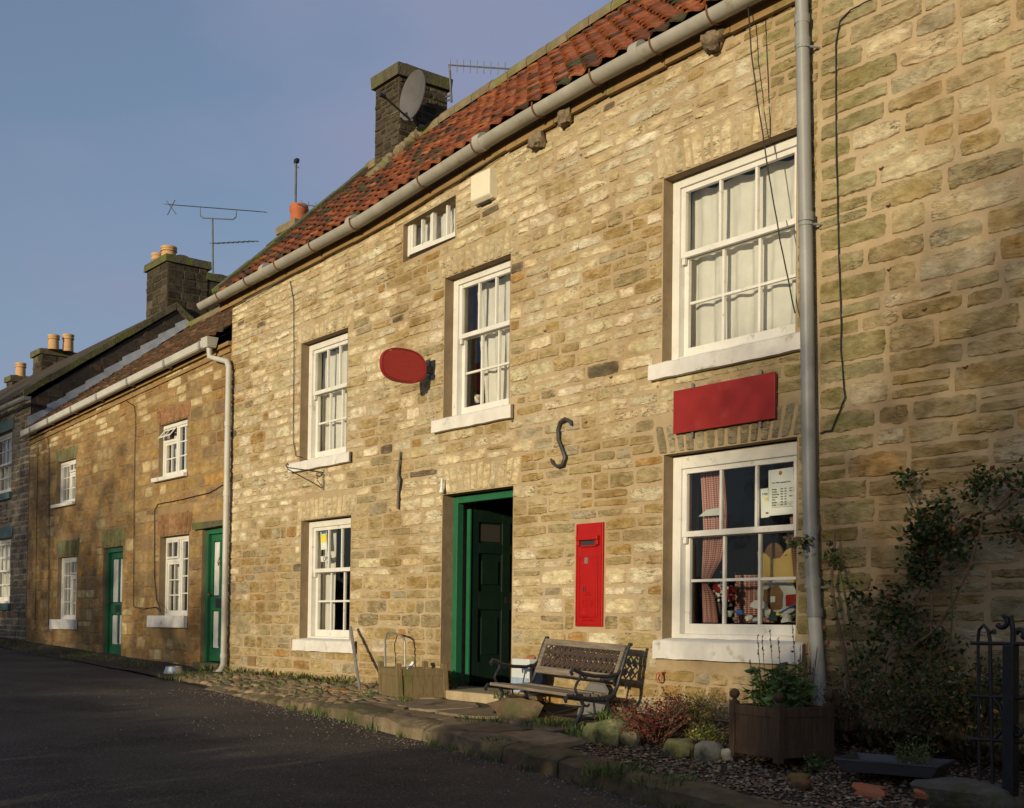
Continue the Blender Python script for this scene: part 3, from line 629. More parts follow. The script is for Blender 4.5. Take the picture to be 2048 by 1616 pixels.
# main downpipe
b = MB(); px = at(1604, 40, -.09)[0]
b.tube([(-5.55, -.165, gz(-5.6)-.02), (px-.05, -.14, gz(px)-.03), (px, -.10, gz(px)-.10), at(1605, 90, -.09), at(1612, 500, -.09), at(1619, 1000, -.09), at(1624, 1130, -.09), at(1630, 1235, -.09)], .048, 14)
for (u, v) in ((1604, 40), (1605, 85), (1612, 435), (1621, 1060), (1626, 1165), (1630, 1225)):
    q = at(u, v, -.09); b.tube([(q[0], -.09, q[2]-.03), (q[0], -.09, q[2]+.03)], .055, 14)
dp = b.build('downpipe', 'upvc', main, smooth=True)
b = MB(); b.tube([at(1629, 1225, -.09), at(1641, 1400, -.085), at(1648, 1470, -.085)], .046, 14); b.build('lower_pipe', 'paleiron', dp, smooth=True)
for (u, v) in ((1606, 82), (1612, 436), (1624, 1160)):
    b = MB(); q = at(u, v, -.09); z = q[2]-.05; p_ = q[0]; b.tube([(p_+.05, -.07, z), (p_+.07, -.03, z), (p_+.075, .0, z)], .009, 6); b.tube([(p_, -.09, z-.008), (p_, -.09, z+.012)], .053, 14); b.build('pipe_bracket', 'upvc', dp)
# windows
wA = sash_window(main, *WA[:2], WA[2]+.04, WA[3]-.01, sill=(WA[0]-.1, WA[1]+.09, 3.53, 3.655), curtain='full', lab='large upper sash window beside the grey downpipe')
wB = sash_window(main, *WB[:2], WB[2]+.05, WB[3]-.01, sill=(WB[0]-.05, WB[1]+.1, 1.33, 1.475), lab='large shop window with gingham curtains', hd=.10, jb=.085)
wC = sash_window(main, *WC[:2], WC[2]+.02, WC[3]-.01, sill=(WC[0]-.13, WC[1]+.1, 3.46, 3.585), curtain='mostly', lab='upper sash window above the green doorway')
wD = sash_window(main, *WD[:2], WD[2]+.02, WD[3]-.01, sill=(WD[0]-.17, WD[1]+.16, 3.33, 3.44), curtain='full', lab='upper left sash window')
wE = sash_window(main, *WE[:2], WE[2]+.02, WE[3]-.01, sill=(WE[0]-.07, WE[1]+.19, 1.24, 1.37), curtain='left', lab='lower left sash window with an open sign')
# small attic window
f = MB(); x0, x1, z0, z1 = WF[0], WF[1], 5.385, 5.815; f.box(x0, x0+.05, .05, .12, z0, z1); f.box(x1-.05, x1, .05, .12, z0, z1); f.box(x0+.05, x1-.05, .05, .12, z1-.05, z1); f.box(x0+.05, x1-.05, .03, .12, z0, z0+.045)
xm = fl(x0, x1, .48); f.box(xm-.013, xm+.013, .052, .10, z0+.045, z1-.05); f.box(fl(xm, x1, .5)-.012, fl(xm, x1, .5)+.012, .06, .1, z0+.045, z1-.05)
wF = bevel(f.build('window', 'white', main), .003); wF['label'] = 'small attic window under the gutter'
f = MB(); f.box(x0+.05, x0+.085, .058, .1, z0+.045, z1-.05); f.box(xm-.042, xm-.013, .058, .1, z0+.045, z1-.05); f.box(x0+.085, xm-.042, .058, .1, z0+.045, z0+.08); f.box(x0+.085, xm-.042, .058, .1, z1-.085, z1-.05); q = fl(x0+.085, xm-.042, .5); f.box(q-.011, q+.011, .06, .098, z0+.08, z1-.085)
f.build('casement', 'white', wF)
g = MB(); g.add([(x0+.05, .085, z0+.045), (x1-.05, .085, z0+.045), (x1-.05, .085, z1-.05), (x0+.05, .085, z1-.05)], [(0, 1, 2, 3)]); g.build('pane', 'glass', wF); curtains(wF, 'full', x0+.04, x1-.04, z0+.03, z1-.04, .16)
# doorway
d0, d1, dz0, dz1 = DR; b = MB(); fw = .075
b.box(d0, d0+fw, .125, .20, dz0+.02, dz1-.01); b.box(d1-.05, d1, .125, .20, dz0+.02, dz1-.01); b.box(d0+fw, d1-.05, .125, .20, dz1-.08, dz1-.01)
door_frame = bevel(b.build('door_frame', 'green', main), .006)
hx, hy = d0+fw+.012, .27; an = R_(87); ca, sa = math.cos(an), math.sin(an)
def DP(s, t, z): return (hx+s*ca-t*sa*-1*0+t*sa, hy+s*sa-t*ca, z)     # s along the leaf, t out of its face towards +X
def leafbox(bb, s0, s1, t0, t1, z0, z1):
    vs = [DP(s, t, z) for s in (s0, s1) for t in (t0, t1) for z in (z0, z1)]; bb.add(vs, [(0, 1, 3, 2), (4, 6, 7, 5), (0, 4, 5, 1), (2, 3, 7, 6), (0, 2, 6, 4), (1, 5, 7, 3)])
b = MB(); L0, L1, Z0, Z1 = 0, .86, dz0+.05, dz1-.13
leafbox(b, L0, L1, -.03, 0, Z0, Z1)
for s0, s1 in ((L0, L0+.10), (L0+.38, L0+.48), (L1-.10, L1)): leafbox(b, s0, s1, 0, .018, Z0, Z1)
for z0, z1 in ((Z0, Z0+.20), (Z0+.72, Z0+.90), (Z0+1.28, Z0+1.38), (Z1-.12, Z1)):
    for s0, s1 in ((L0+.10, L0+.38), (L0+.48, L1-.10)): leafbox(b, s0, s1, 0, .0175, z0, z1)
for za, zc in ((Z0+.27, Z0+.65), (Z0+.97, Z0+1.21)):
    for s0, s1 in ((L0+.14, L0+.34), (L0+.52, L1-.14)): leafbox(b, s0, s1, 0, .012, za, zc)
door = bevel(b.build('door', 'shadegreen', main), .004)
b = MB(); leafbox(b, -.016, -.002, -.03, .03, Z0, Z1); b.build('door_edge', 'green', door)  # hinge edge in the lighter green, as the sunlit side of the leaf
b = MB(); leafbox(b, L0+.42, L0+.72, .018, .026, Z0+.78, Z0+.85); b.build('letter_flap', 'iron', door)
for s0, s1 in ((L0+.12, L0+.36), (L0+.50, L1-.12)): b = MB(); leafbox(b, s0, s1, .004, .006, Z0+1.40, Z1-.14); b.build('light_panel', 'stain', door)
b = MB(); vs = []
bb = MB(); sx0, sx1 = -9.98, -8.3
bb.box(sx0, sx1, -.30, .35, zbase(-9)-.12, dz0+.012, jit=.006); st = bevel(bb.build('doorstep', 'flag', main, vc=True), .012)
for at_ in [st.data.color_attributes['Col']]: at_.data.foreach_set('color', [.36, .28, .17, 1]*len(st.data.vertices))
# main chimney
b = MB(); cx0, cx1, cy0, cy1 = -14.27, -13.68, 1.84, 2.62
b.box(cx0, cx1, cy0, cy1, 7.2, 8.86); ch = b.build('chimney', 'mortar_soot', main)
b = MB()
stonework(b, lambda s, z, d: (s, cy0-d, z), cx0, cx1, 7.45, 8.84, [], (.06, .11), (.12, .3), pal_soot, gap=.006, proud=(.002, .014), amp=.01, seed=3)
stonework(b, lambda s, z, d: (cx1+d, s, z), cy0, cy1, 7.45, 8.84, [], (.06, .11), (.12, .3), pal_soot, gap=.006, proud=(.002, .014), amp=.01, seed=4)
b.build('chimney_stones', 'soot', ch, smooth=28, vc=True)
b = MB(); b.box(cx0-.05, cx1+.05, cy0-.05, cy1+.05, 8.86, 9.02, jit=.01); b.rock(((cx0+cx1)/2, (cy0+cy1)/2, 9.01), .36, .42, .05, 5); b.build('chimney_cap', 'cap', ch)
b = MB()
for i in range(14): t = i/13; b.rock((cx1+.06+rnd.uniform(-.05, .05), fl(1.45, 2.2, t), fl(7.38, 8.18, t)+.03), .09, .08, .06, i)
for i in range(6): b.rock((fl(cx0, cx1, i/5), 1.78+rnd.uniform(-.03, .0), 7.64+rnd.uniform(-.02, .03)), .08, .05, .05, i+30)
b.build('moss_fillet', 'ridge', ch, smooth=True)
place(main, (MX0, 0, zbase(MX0)))

# ============================================================ RIGHT HAND HOUSE
rgt = thing('stone_house', 'tall coarse stone wall house to the right of the grey downpipe, without windows in view', 'house')
RX0, RX1 = MX1, 3.0
b = MB(); backing(b, PF, RX0, RX1, .3, 7.6, [], .4); b.build('wall', 'mortar', rgt)
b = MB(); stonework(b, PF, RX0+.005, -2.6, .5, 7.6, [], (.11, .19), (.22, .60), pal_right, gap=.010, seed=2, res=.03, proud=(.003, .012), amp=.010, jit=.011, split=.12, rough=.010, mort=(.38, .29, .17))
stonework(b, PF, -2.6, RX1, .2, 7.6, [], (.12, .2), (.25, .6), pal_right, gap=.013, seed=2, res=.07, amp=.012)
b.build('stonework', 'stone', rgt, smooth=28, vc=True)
b = MB(); b.add([(RX0, 0.4, .4), (RX0, 5, .4), (RX0, 5, 7.5), (RX0, 2.5, 9.8), (RX0, .4, 7.6)], [(0, 1, 2, 3, 4)]); b.build('gable_wall', 'mortar', rgt); b = MB(); b.add([(RX1, 0, .2), (RX1, 5, .2), (RX1, 5, 7.5), (RX1, 2.5, 9.8), (RX1, 0, 7.6)], [(0, 1, 2, 3, 4)]); b.build('gable_wall', 'mortar', rgt)
b = MB(); b.add([(RX0-.0, -.2, 7.5), (RX1+.1, -.2, 7.5), (RX1+.1, 2.5, 9.95), (RX0-.0, 2.5, 9.95)], [(0, 1, 2, 3)]); b.add([(RX0, 2.5, 9.94), (RX1+.1, 2.5, 9.94), (RX1+.1, 5.2, 7.4), (RX0, 5.2, 7.4)], [(0, 1, 2, 3)]); b.col = (.3, .09, .03); b.c = [b.col]*len(b.v); b.build('roof', 'tile', rgt, vc=True)
place(rgt, (RX0, 0, zbase(RX0)))

# ============================================================ COTTAGE (two green doors)
cot = thing('cottage', 'low brown stone cottage with a mossy brown roof and two green and white doors', 'cottage')
KX0, KX1 = -23.2, MX0
WG = (-17.08, -16.08, 3.60, 4.38); WH = (-16.98, -15.96, 1.62, 2.76); WI = (-21.62, -20.66, 3.52, 4.27); WJ = (-21.46, -20.50, 1.54, 2.61); DK = (-15.52, -14.80, .98, 2.80); DL = (-19.26, -18.42, .95, 2.69)
op = [WG, WH, WI, WJ, DK, DL]
cz = lambda x: itp(x, [-23.2, -14.7], [4.89, 5.21])
PC = lambda s, z, d: (s, -d, z if z < 4.5 else 4.5+(z-4.5)*(cz(s)-4.5)/.8)
b = MB(); backing(b, PC, KX0, KX1, .55, 5.3, op, .4); b.build('wall', 'mortar_far', cot)
for o_ in op:
    b = MB(); reveals(b, PC, [o_], .3); b.build('reveal', 'reveal', cot)
b = MB(); vz = []
for (o, n, h, c) in ((WG, 9, .26, (.27, .14, .07)), (WH, 9, .32, (.27, .15, .075)), (WI, 7, .22, (.17, .19, .10)), (WJ, 7, .30, (.17, .18, .09)), (DL, 7, .30, (.20, .20, .09))):
    vz.append((o[0]-.08, o[1]+.08, o[3], o[3]+h)); voussoirs(b, PC, o[0]-.05, o[1]+.05, o[3], o[3]+h, n, pal_cot, seed=o[0], flare=.08, gap=.004, col=c)
lint = (-15.75, -14.75, 2.80, 2.90)
sl = [(WH[0]-.28, WH[1]+.02, 1.44, 1.62), (WJ[0]-.2, WJ[1]+.1, 1.36, 1.54), (WG[0]-.12, WG[1]+.04, 3.55, 3.62), (WI[0]-.12, WI[1]+.04, 3.46, 3.54)]
stonework(b, PC, KX0, KX1, .62, 5.3, op+vz+sl+[lint], (.14, .22), (.2, .5), pal_cot, gap=.006, seed=5, res=.05, proud=(.002, .007), amp=.007, split=.2, mort=(.27, .18, .085))
b.build('stonework', 'stone_far', cot, smooth=28, vc=True)
b = MB(); b.box(lint[0], lint[1], -.05, .0, 2.80, 2.885, jit=.012); b.build('door_lintel', 'cap', cot)
casement(cot, *WG[:2], WG[2], WG[3]-.005, cols=(2, 2), rows=(2, 3), vent=0, top=38, sill=(WG[0]-.12, WG[1]+.04, 3.555, 3.61), lab='upper casement window with its vent light pushed open', curtain='sides')
casement(cot, *WH[:2], WH[2], WH[3]-.005, y=.09, cols=(2, 2), rows=(3, 4), vent=0, sill=(WH[0]-.28, WH[1]+.02, 1.46, 1.63), lab='lower casement window next to the door by the pale pipe', curtain='sides')
casement(cot, *WI[:2], WI[2], WI[3]-.005, cols=(2, 2), rows=(3, 2), vent=1, sill=(WI[0]-.12, WI[1]+.04, 3.475, 3.53), lab='far upper casement window', curtain='full')
casement(cot, *WJ[:2], WJ[2], WJ[3]-.005, cols=(2, 2), rows=(4, 3), vent=1, sill=(WJ[0]-.2, WJ[1]+.1, 1.38, 1.55), lab='far lower casement window', curtain='full')
def plank_door(par, o, lab, knocker=False):
    x0, x1, z0, z1 = o; b = MB(); b.box(x0, x0+.07, .05, .16, z0+.03, z1-.005); b.box(x1-.07, x1, .05, .16, z0+.03, z1-.005); b.box(x0+.07, x1-.07, .05, .16, z1-.075, z1-.005)
    fr = bevel(b.build('door_frame', 'green', par), .004)
    a, e = x0+.075, x1-.075; m = (a+e)/2; zt = z1-.08; zb_ = z0+.05; H = zt-zb_; b = MB(); st = .07
    b.box(a, e, .115, .14, zb_, zt); b.box(a, a+st, .095, .1149, zb_, zt); b.box(e-st, e, .095, .1149, zb_, zt); b.box(m-.03, m+.03, .096, .1149, zb_+.2, zt-.1)
    b.box(a+st, e-st, .0955, .1148, zb_, zb_+.16); b.box(a+st, e-st, .0955, .1148, zt-.09, zt); b.box(a+st, e-st, .0945, .1148, zb_+H*.40, zb_+H*.51)
    dr = bevel(b.build('door', 'green', par), .003); dr['label'] = lab
    for (p, q) in ((a+st+.012, m-.042), (m+.042, e-st-.012)):
        for (zz0, zz1) in ((zb_+.175, zb_+H*.40-.015), (zb_+H*.51+.015, zt-.105)): b = MB(); b.box(p, q, .108, .1146, zz0, zz1); bevel(b.build('door_panel', 'white', dr), .003)
    b = MB(); b.box(m-.10, m+.10, .088, .0944, zb_+H*.42, zb_+H*.49); b.build('letter_flap', 'iron', dr)
    b = MB(); b.lathe((a+.045, .094, zb_+H*.52), [(.012, 0), (.010, .03), (.022, .035), (.022, .05), (.0, .055)], 10, (0, -1, 0))
    if knocker: b.tube([(m, .09, zb_+H*.82), (m-.02, .07, zb_+H*.78), (m, .07, zb_+H*.75), (m+.02, .07, zb_+H*.78)], .006, 6)
    b.build('door_knob', 'rust', dr)
    b = MB(); b.box(x0-.03, x1+.03, -.10, .12, z0-.14, z0+.028, jit=.006); bevel(b.build('doorstep', 'cap', par), .01)
plank_door(cot, DK, 'green door with white panels behind the pale downpipe', True); plank_door(cot, DL, 'green door with white panels between the casement windows')
RY, = (3.1,); crz = lambda x: itp(x, [-23.3, -14.7], [7.42, 7.62])
ce = lambda x: (-.08, cz(x)+.12); cr = lambda x: (RY, crz(x))
b = MB(); tiled_roof(b, -23.28, -14.74, ce, cr, 40, 16, brown_pal, amp=.018, lift=.012, sub=4); rf = b.build('roof', 'tile_brown', cot, smooth=50, vc=True)
b = MB(); b.add([(-23.28, -.05, cz(-23.3)+.09), (-14.74, -.05, cz(-14.7)+.09), (-14.74, RY, crz(-14.7)-.05), (-23.28, RY, crz(-23.3)-.05)], [(0, 1, 2, 3)])
b.add([(-23.28, RY, crz(-23.3)-.03), (-14.74, RY, crz(-14.7)-.03), (-14.74, 6.2, 5.2), (-23.28, 6.2, 5.0)], [(0, 1, 2, 3)]); b.build('roof_deck', 'dark', rf)
b = MB()
for i in range(24):
    xa, xb = fl(-23.3, -14.74, i/24)+.004, fl(-23.3, -14.74, (i+1)/24)-.004; prof = [(RY+.13*math.cos(R_(t)), .12*math.sin(R_(t))) for t in range(-20, 201, 20)]; m = len(prof)
    b.add([(x, y, z+crz(x)) for x in (xa, xb) for y, z in prof], [(k, k+1, m+k+1, m+k) for k in range(m-1)]+[tuple(range(m)), tuple(range(2*m-1, m-1, -1))])
b.build('ridge_tiles', 'ridge', rf)
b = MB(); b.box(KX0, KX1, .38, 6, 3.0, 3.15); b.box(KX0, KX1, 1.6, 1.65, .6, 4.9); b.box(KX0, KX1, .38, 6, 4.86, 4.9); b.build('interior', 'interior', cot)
b = MB(); b.add([(KX0, 6, .5), (KX1, 6, .5), (KX1, 6, 5.3), (KX0, 6, 5.1)], [(0, 1, 2, 3)]); b.build('rear_wall', 'mortar_far', cot)
b = MB(); N = 10
for k, (dz, y0, th) in enumerate(((-.06, -.05, .05), (-.15, -.03, .045))):
    for i in range(N):
        a, e = fl(KX0, KX1, i/N)+.003, fl(KX0, KX1, (i+1)/N)-.003
        b.add([(x, y, cz(x)+dz+q) for x in (a, e) for (y, q) in ((y0, 0), (y0, th), (-.004, th), (-.004, 0))], [(0, 1, 2, 3), (7, 6, 5, 4), (0, 4, 5, 1), (1, 5, 6, 2), (2, 6, 7, 3), (3, 7, 4, 0)])
b.build('eaves_board', 'timber', cot)
# squared gutter
b = MB(); g0, g1 = -23.15, -15.02; pr = [(-.06, .05), (-.05, -.035), (-.03, -.05), (.03, -.05), (.05, -.035), (.06, .05), (.05, .05), (.042, -.03), (-.042, -.03), (-.05, .05)]
n = 2; vs = []; m = len(pr)
for x in (g0, g1): vs += [(x, -.14+p, cz(x)+.03+q) for p, q in pr]
b.add(vs, [(k, (k+1) % m, m+(k+1) % m, m+k) for k in range(m)]+[(0, 1, 2, 3, 4, 5), (m+5, m+4, m+3, m+2, m+1, m)])
gt = b.build('gutter', 'paleiron', cot)
for x in (-22.6, -21.6, -20.4, -19.2, -17.9, -16.5, -15.3): b = MB(); b.box(x-.03, x+.03, -.206, -.075, cz(x)-.03, cz(x)+.082); b.build('gutter_joint', 'upvc', gt)
b = MB(); hx = -15.10; hz = cz(hx); b.add([(hx+p, -.14+q, hz+r) for (p, q, r) in ((-.10, -.08, .09), (.10, -.08, .09), (.10, .08, .09), (-.10, .08, .09), (-.07, -.06, -.04), (.07, -.06, -.04), (.07, .06, -.04), (-.07, .06, -.04))], [(3, 2, 1, 0), (4, 5, 6, 7), (0, 1, 5, 4), (1, 2, 6, 5), (2, 3, 7, 6), (3, 0, 4, 7)])
dxp = at(453, 1000, -.08)[0]
b.tube([(hx, -.14, hz-.03), (hx, -.13, hz-.16), (dxp-.05, -.08, hz-.28), (dxp, -.08, hz-.36), (dxp, -.08, 1.02), (dxp-.03, -.10, .93), (dxp-.12, -.14, .89)], .040, 14)
for z in (4.1, 3.2, 1.12): b.tube([(dxp, -.08, z-.03), (dxp, -.08, z+.03)], .046, 14)
b.build('downpipe', 'paleiron', gt, smooth=True)
# chimney of the cottage, behind the ridge
b = MB(); b.box(-19.6, -19.0, 3.15, 3.75, 7.0, 8.42); ck = b.build('chimney', 'ridge', cot)
b = MB(); b.box(-19.66, -18.94, 3.1, 3.8, 8.42, 8.55, jit=.01); b.build('chimney_cap', 'ridge', ck)
b = MB(); pc = at(598, 440, 3.4); b.lathe((pc[0], 3.4, 8.5), [(.155, 0), (.15, .30), (.17, .33), (.17, .42), (.15, .45), (.12, .45)], 18); b.build('chimney_pot', 'potred', ck, smooth=True)
# lead flashing against the taller gable
b = MB()
for i in range(9):
    ta, te = i/9, (i+1.03)/9; q = lambda t, o: (fl(-.06, RY, t), fl(cz(-23.2)+.15, crz(-23.3)+.07, t)+o)
    (ya, za), (yb, zc) = q(ta, 0), q(te, 0)
    b.add([(-23.22, ya, za+.20+rnd.uniform(0, .03)), (-23.22, yb, zc+.16), (-23.20, yb, zc+.01), (-23.20, ya, za+.02), (-23.02, yb, zc+.015), (-23.02, ya, za+.03)], [(0, 1, 2, 3), (3, 2, 4, 5)])
b.build('lead_flashing', 'lead', cot)
place(cot, (KX0, 0, zbase(KX0)))

# ============================================================ TALLER HOUSE AT THE END
far = thing('stone_house', 'taller grey-brown stone house at the far end with a dark gable and big chimneys', 'house')
FX1 = -23.23; FX0 = -36.0
def w3(u0, v0, u1, v1): a = at(u0, v0); c = at(u1, v1); return a[0], c[0], c[2], a[2]
WU = (-25.75, -24.33, 3.97, 5.17); WL = (-25.75, -24.25, 1.84, 3.09)
WU2 = (-29.5, -28.1, 3.97, 5.17); WL2 = (-29.5, -28.1, 1.84, 3.09)
op = [WU, WL, WU2, WL2]
b = MB(); backing(b, PF, FX0, FX1, .8, 5.62, op, .4); b.build('wall', 'mortar_pale', far)
for o_ in op:
    b = MB(); reveals(b, PF, [o_], .3); b.build('reveal', 'reveal', far)
lt = [(o[0]-.15, o[1]+.12, o[3], o[3]+.22) for o in op]; ls_ = [(o[0]-.12, o[1]+.1, o[2]-.14, o[2]) for o in op]
b = MB(); stonework(b, PF, FX0, FX1, .8, 5.6, op+lt+ls_, (.09, .16), (.14, .34), pal_far, gap=.012, seed=9, res=.06, proud=(.005, .014), amp=.010)
b.build('stonework', 'stone_far', far, smooth=28, vc=True)
M_['teal'] = mat('faded blue green paint', (.06, .11, .095), (.085, .14, .12), scale=5, rough=.6, c3=(.15, .14, .11), c3p=(.6, .75), c3s=5)
for o, l_, s_ in zip(op, lt, ls_):
    wn = sash_window(far, o[0], o[1], o[2], o[3], y=.08, rows=(2, 2), cols=4, split=.5, curtain='full')
    b = MB(); b.box(l_[0], l_[1], -.02, -.003, l_[2]+.004, l_[3]); bevel(b.build('lintel', 'teal', wn), .004)
    b = MB(); b.box(s_[0], s_[1], -.07, -.004, s_[2], s_[3]-.004); bevel(b.build('sill', 'teal', wn), .006)
GYR, GZR = 2.75, 7.72
b = MB(); PG = lambda s, z, d: (FX1+d, s, z)
gzf = lambda y: fl(5.62, GZR, min(y, 2*GYR-y)/GYR)
b.add([(FX1, 0, .8), (FX1, 2*GYR, .8), (FX1, 2*GYR, 5.6), (FX1, GYR, GZR-.02), (FX1, 0, 5.6)], [(0, 1, 2, 3, 4)]); b.build('gable_wall', 'interior', far); b = MB(); b.add([(FX0, 0, .8), (FX0, 2*GYR, .8), (FX0, 2*GYR, 5.6), (FX0, GYR, GZR-.02), (FX0, 0, 5.6)], [(0, 1, 2, 3, 4)])
b.build('gable_wall', 'interior', far)
b = MB(); z = 4.9
while z < GZR-.1:
    h = rnd.uniform(.12, .17); t = max(0, (z+h-5.62)/(GZR-5.62))*GYR
    stonework(b, PG, t+.02, 2*GYR-t-.02, z, z+h, [], (h, h+.001), (.25, .5), pal_gab, gap=.004, seed=z, res=.09, amp=.006); z += h
b.build('gable_stones', 'stone_far', far, smooth=28, vc=True)
b = MB()
def slab(b, x0, x1, y0, z0, y1, z1, t=.07):
    n = Vector((0, -(z1-z0), y1-y0)).normalized()*t
    b.add([(x, y+k*n.y, z+k*n.z) for x in (x0, x1) for (y, z) in ((y0, z0), (y1, z1)) for k in (0, 1)], [(0, 1, 3, 2), (4, 6, 7, 5), (0, 4, 5, 1), (2, 3, 7, 6), (0, 2, 6, 4), (1, 5, 7, 3)])
sg = (GZR-5.62)/GYR
slab(b, FX0, FX1-.002, -.14, 5.64, GYR, GZR+.03, .06); slab(b, FX0, FX1-.002, 2*GYR+.15, 5.56, GYR, GZR+.032, .06)
rf = b.build('roof', 'soot', far, vc=True); rf.data.color_attributes['Col'].data.foreach_set('color', [.07, .055, .04, 1]*len(rf.data.vertices))
b = MB(); n = 12
for sgn in (1, -1):
    for i in range(n):
        ya, yb = fl(-.14, GYR, i/n), fl(-.14, GYR, (i+.98)/n); za, zc = fl(5.64, GZR+.03, i/n), fl(5.64, GZR+.03, (i+.98)/n)
        if sgn < 0: ya, yb = 2*GYR-ya, 2*GYR-yb
        j = rnd.uniform(.0, .015); b.add([(x, y, z+q+j) for x in (FX1-.22, FX1+.05) for (y, z) in ((ya, za), (yb, zc)) for q in (-.03, .11)], [(0, 1, 3, 2), (4, 6, 7, 5), (0, 4, 5, 1), (2, 3, 7, 6), (0, 2, 6, 4), (1, 5, 7, 3)])
b.build('verge_coping', 'cap', rf)
pts = [(x, -.21, 5.56) for x in (FX0, -30, -26, -22.72)]
ht_gutter(far, pts, .07, 'upvc')
def chimney(par, x0, x1, y0, y1, z0, z1, cap=.14, seed=0, ov=.05):
    b = MB(); b.box(x0, x1, y0, y1, z0, z1); c = b.build('chimney', 'mortar_soot', par); b = MB()
    stonework(b, lambda s, z, d: (s, y0-d, z), x0, x1, z0, z1-.01, [], (.13, .18), (.2, .42), pal_soot, gap=.005, seed=seed, res=.07, amp=.01, proud=(.003, .012)); stonework(b, lambda s, z, d: (x1+d, s, z), y0, y1, z0, z1-.01, [], (.13, .18), (.2, .42), pal_soot, gap=.005, seed=seed+3, res=.07, amp=.01, proud=(.003, .012))
    b.build('chimney_stones', 'soot', c, smooth=28, vc=True)
    b = MB(); b.box(x0-ov, x1+ov, y0-ov, y1+ov, z1, z1+cap, jit=.012); b.rock(((x0+x1)/2, (y0+y1)/2, z1+cap), (x1-x0)/2, (y1-y0)/2, .06, seed); b.build('chimney_cap', 'cap', c); return c
def pot(ch, x, y, z, h=.4, r=.12, m='pot'):
    b = MB(); b.lathe((x, y, z-.03), [(r*1.02, 0), (r*.95, h*.75), (r*.95, h*.76), (r*1.12, h*.78), (r*1.12, h*.84), (r*1.02, h*.86), (r*1.02, h*.94), (r*1.1, h*.95), (r*1.1, h+.03), (r*.9, h+.03), (r*.85, h*.5)], 16, capt=False); return b.build('chimney_pot', m, ch, smooth=35)
c1 = chimney(far, -24.42, -23.36, 2.62, 3.48, 7.0, 8.70, seed=1)
c1b = chimney(far, -24.2, -23.38, 3.50, 4.15, 6.8, 8.48, seed=6)
def pt(c, u, v0, v1, y, r, zb_): p = at(u, v0, y); q = at(u, v1, y); pot(c, q[0], y, zb_, max(p[2]-zb_, .2), r)
pt(c1, 337, 495, 528, 2.85, .15, 8.86); pt(c1, 315, 508, 532, 3.15, .12, 8.86); pt(c1, 363, 514, 535, 3.2, .12, 8.86)
c2 = chimney(far, -31.55, -30.9, 2.5, 3.45, 7.0, 8.08, seed=11)
pt(c2, 107, 671, 697, 2.75, .13, 8.22); pt(c2, 136, 670, 700, 3.1, .13, 8.22)
c3 = chimney(far, -34.0, -33.5, 2.55, 3.1, 6.9, 7.80, seed=14); pt(c3, 41, 727, 752, 2.8, .13, 7.94)
place(far, (FX1, 0, zbase(FX1)))

# ============================================================ PAVEMENT
sheet('pavement', -14.4, 6, 110, lambda x: ykerb(x)+.02, lambda x: .05, 12, lambda x, y: zpath(x, y)-.012, 'soil', amp=.02)
PH = lambda s, t, d: (s, t, zpath(s, t)+d)
def pal_cob(x, z): return pick([(1, (.23, .165, .095)), (.8, (.17, .125, .075)), (.4, (.28, .20, .12)), (.3, (.12, .11, .07))])
b = MB()
for i in range(24):
    xa = -14.3+i*.2; yk = ykerb(xa)+.05
    q = lambda s, t, d: (s+.03*mn.noise(Vector((t*5, s*2, 0))), t, zpath(s, t)+d+.012*mn.noise(Vector((s*2, t*2, 0))))
    stonework(b, q, xa, xa+.2, yk, -.04, [], (.085, .15), (.16, .26), pal_cob, gap=.008, proud=(-.012, .0), res=.03, seed=i, amp=.012, dome=.035, jit=.018, split=0, rough=.012)
tag(b.build('cobbled_pavement', 'flag', smooth=True, vc=True), kind='structure')
b = MB(); fc = (.21, .16, .10)
flags = [[(-9.9, -.95), (-8.72, -.98), (-8.55, -.42), (-9.15, -.34)], [(-8.68, -.98), (-7.95, -.92), (-7.9, -.36), (-8.5, -.40)], [(-9.75, -1.36), (-9.0, -1.33), (-8.95, -1.0), (-9.85, -.99)], [(-8.96, -1.32), (-8.2, -1.36), (-8.15, -1.0), (-8.9, -1.01)],
         [(-8.15, -1.36), (-7.35, -1.38), (-7.25, -.95), (-8.1, -.97)], [(-7.3, -1.40), (-6.55, -1.42), (-6.5, -1.0), (-7.2, -.97)], [(-7.88, -.9), (-7.1, -.9), (-7.1, -.45), (-7.85, -.38)], [(-9.9, -.9), (-9.3, -.5), (-9.3, -.3), (-9.95, -.3)]]
for i, f in enumerate(flags):
    k = rnd.uniform(.8, 1.15); stone(b, PH, f, .008+.004*(i % 3), [c*k for c in fc], .06, .006, i*5.1, sink=.03, rough=.012)
tag(b.build('flagstones', 'flag', smooth=28, vc=True), kind='structure')
b = MB(); x = -12.9; i = 0
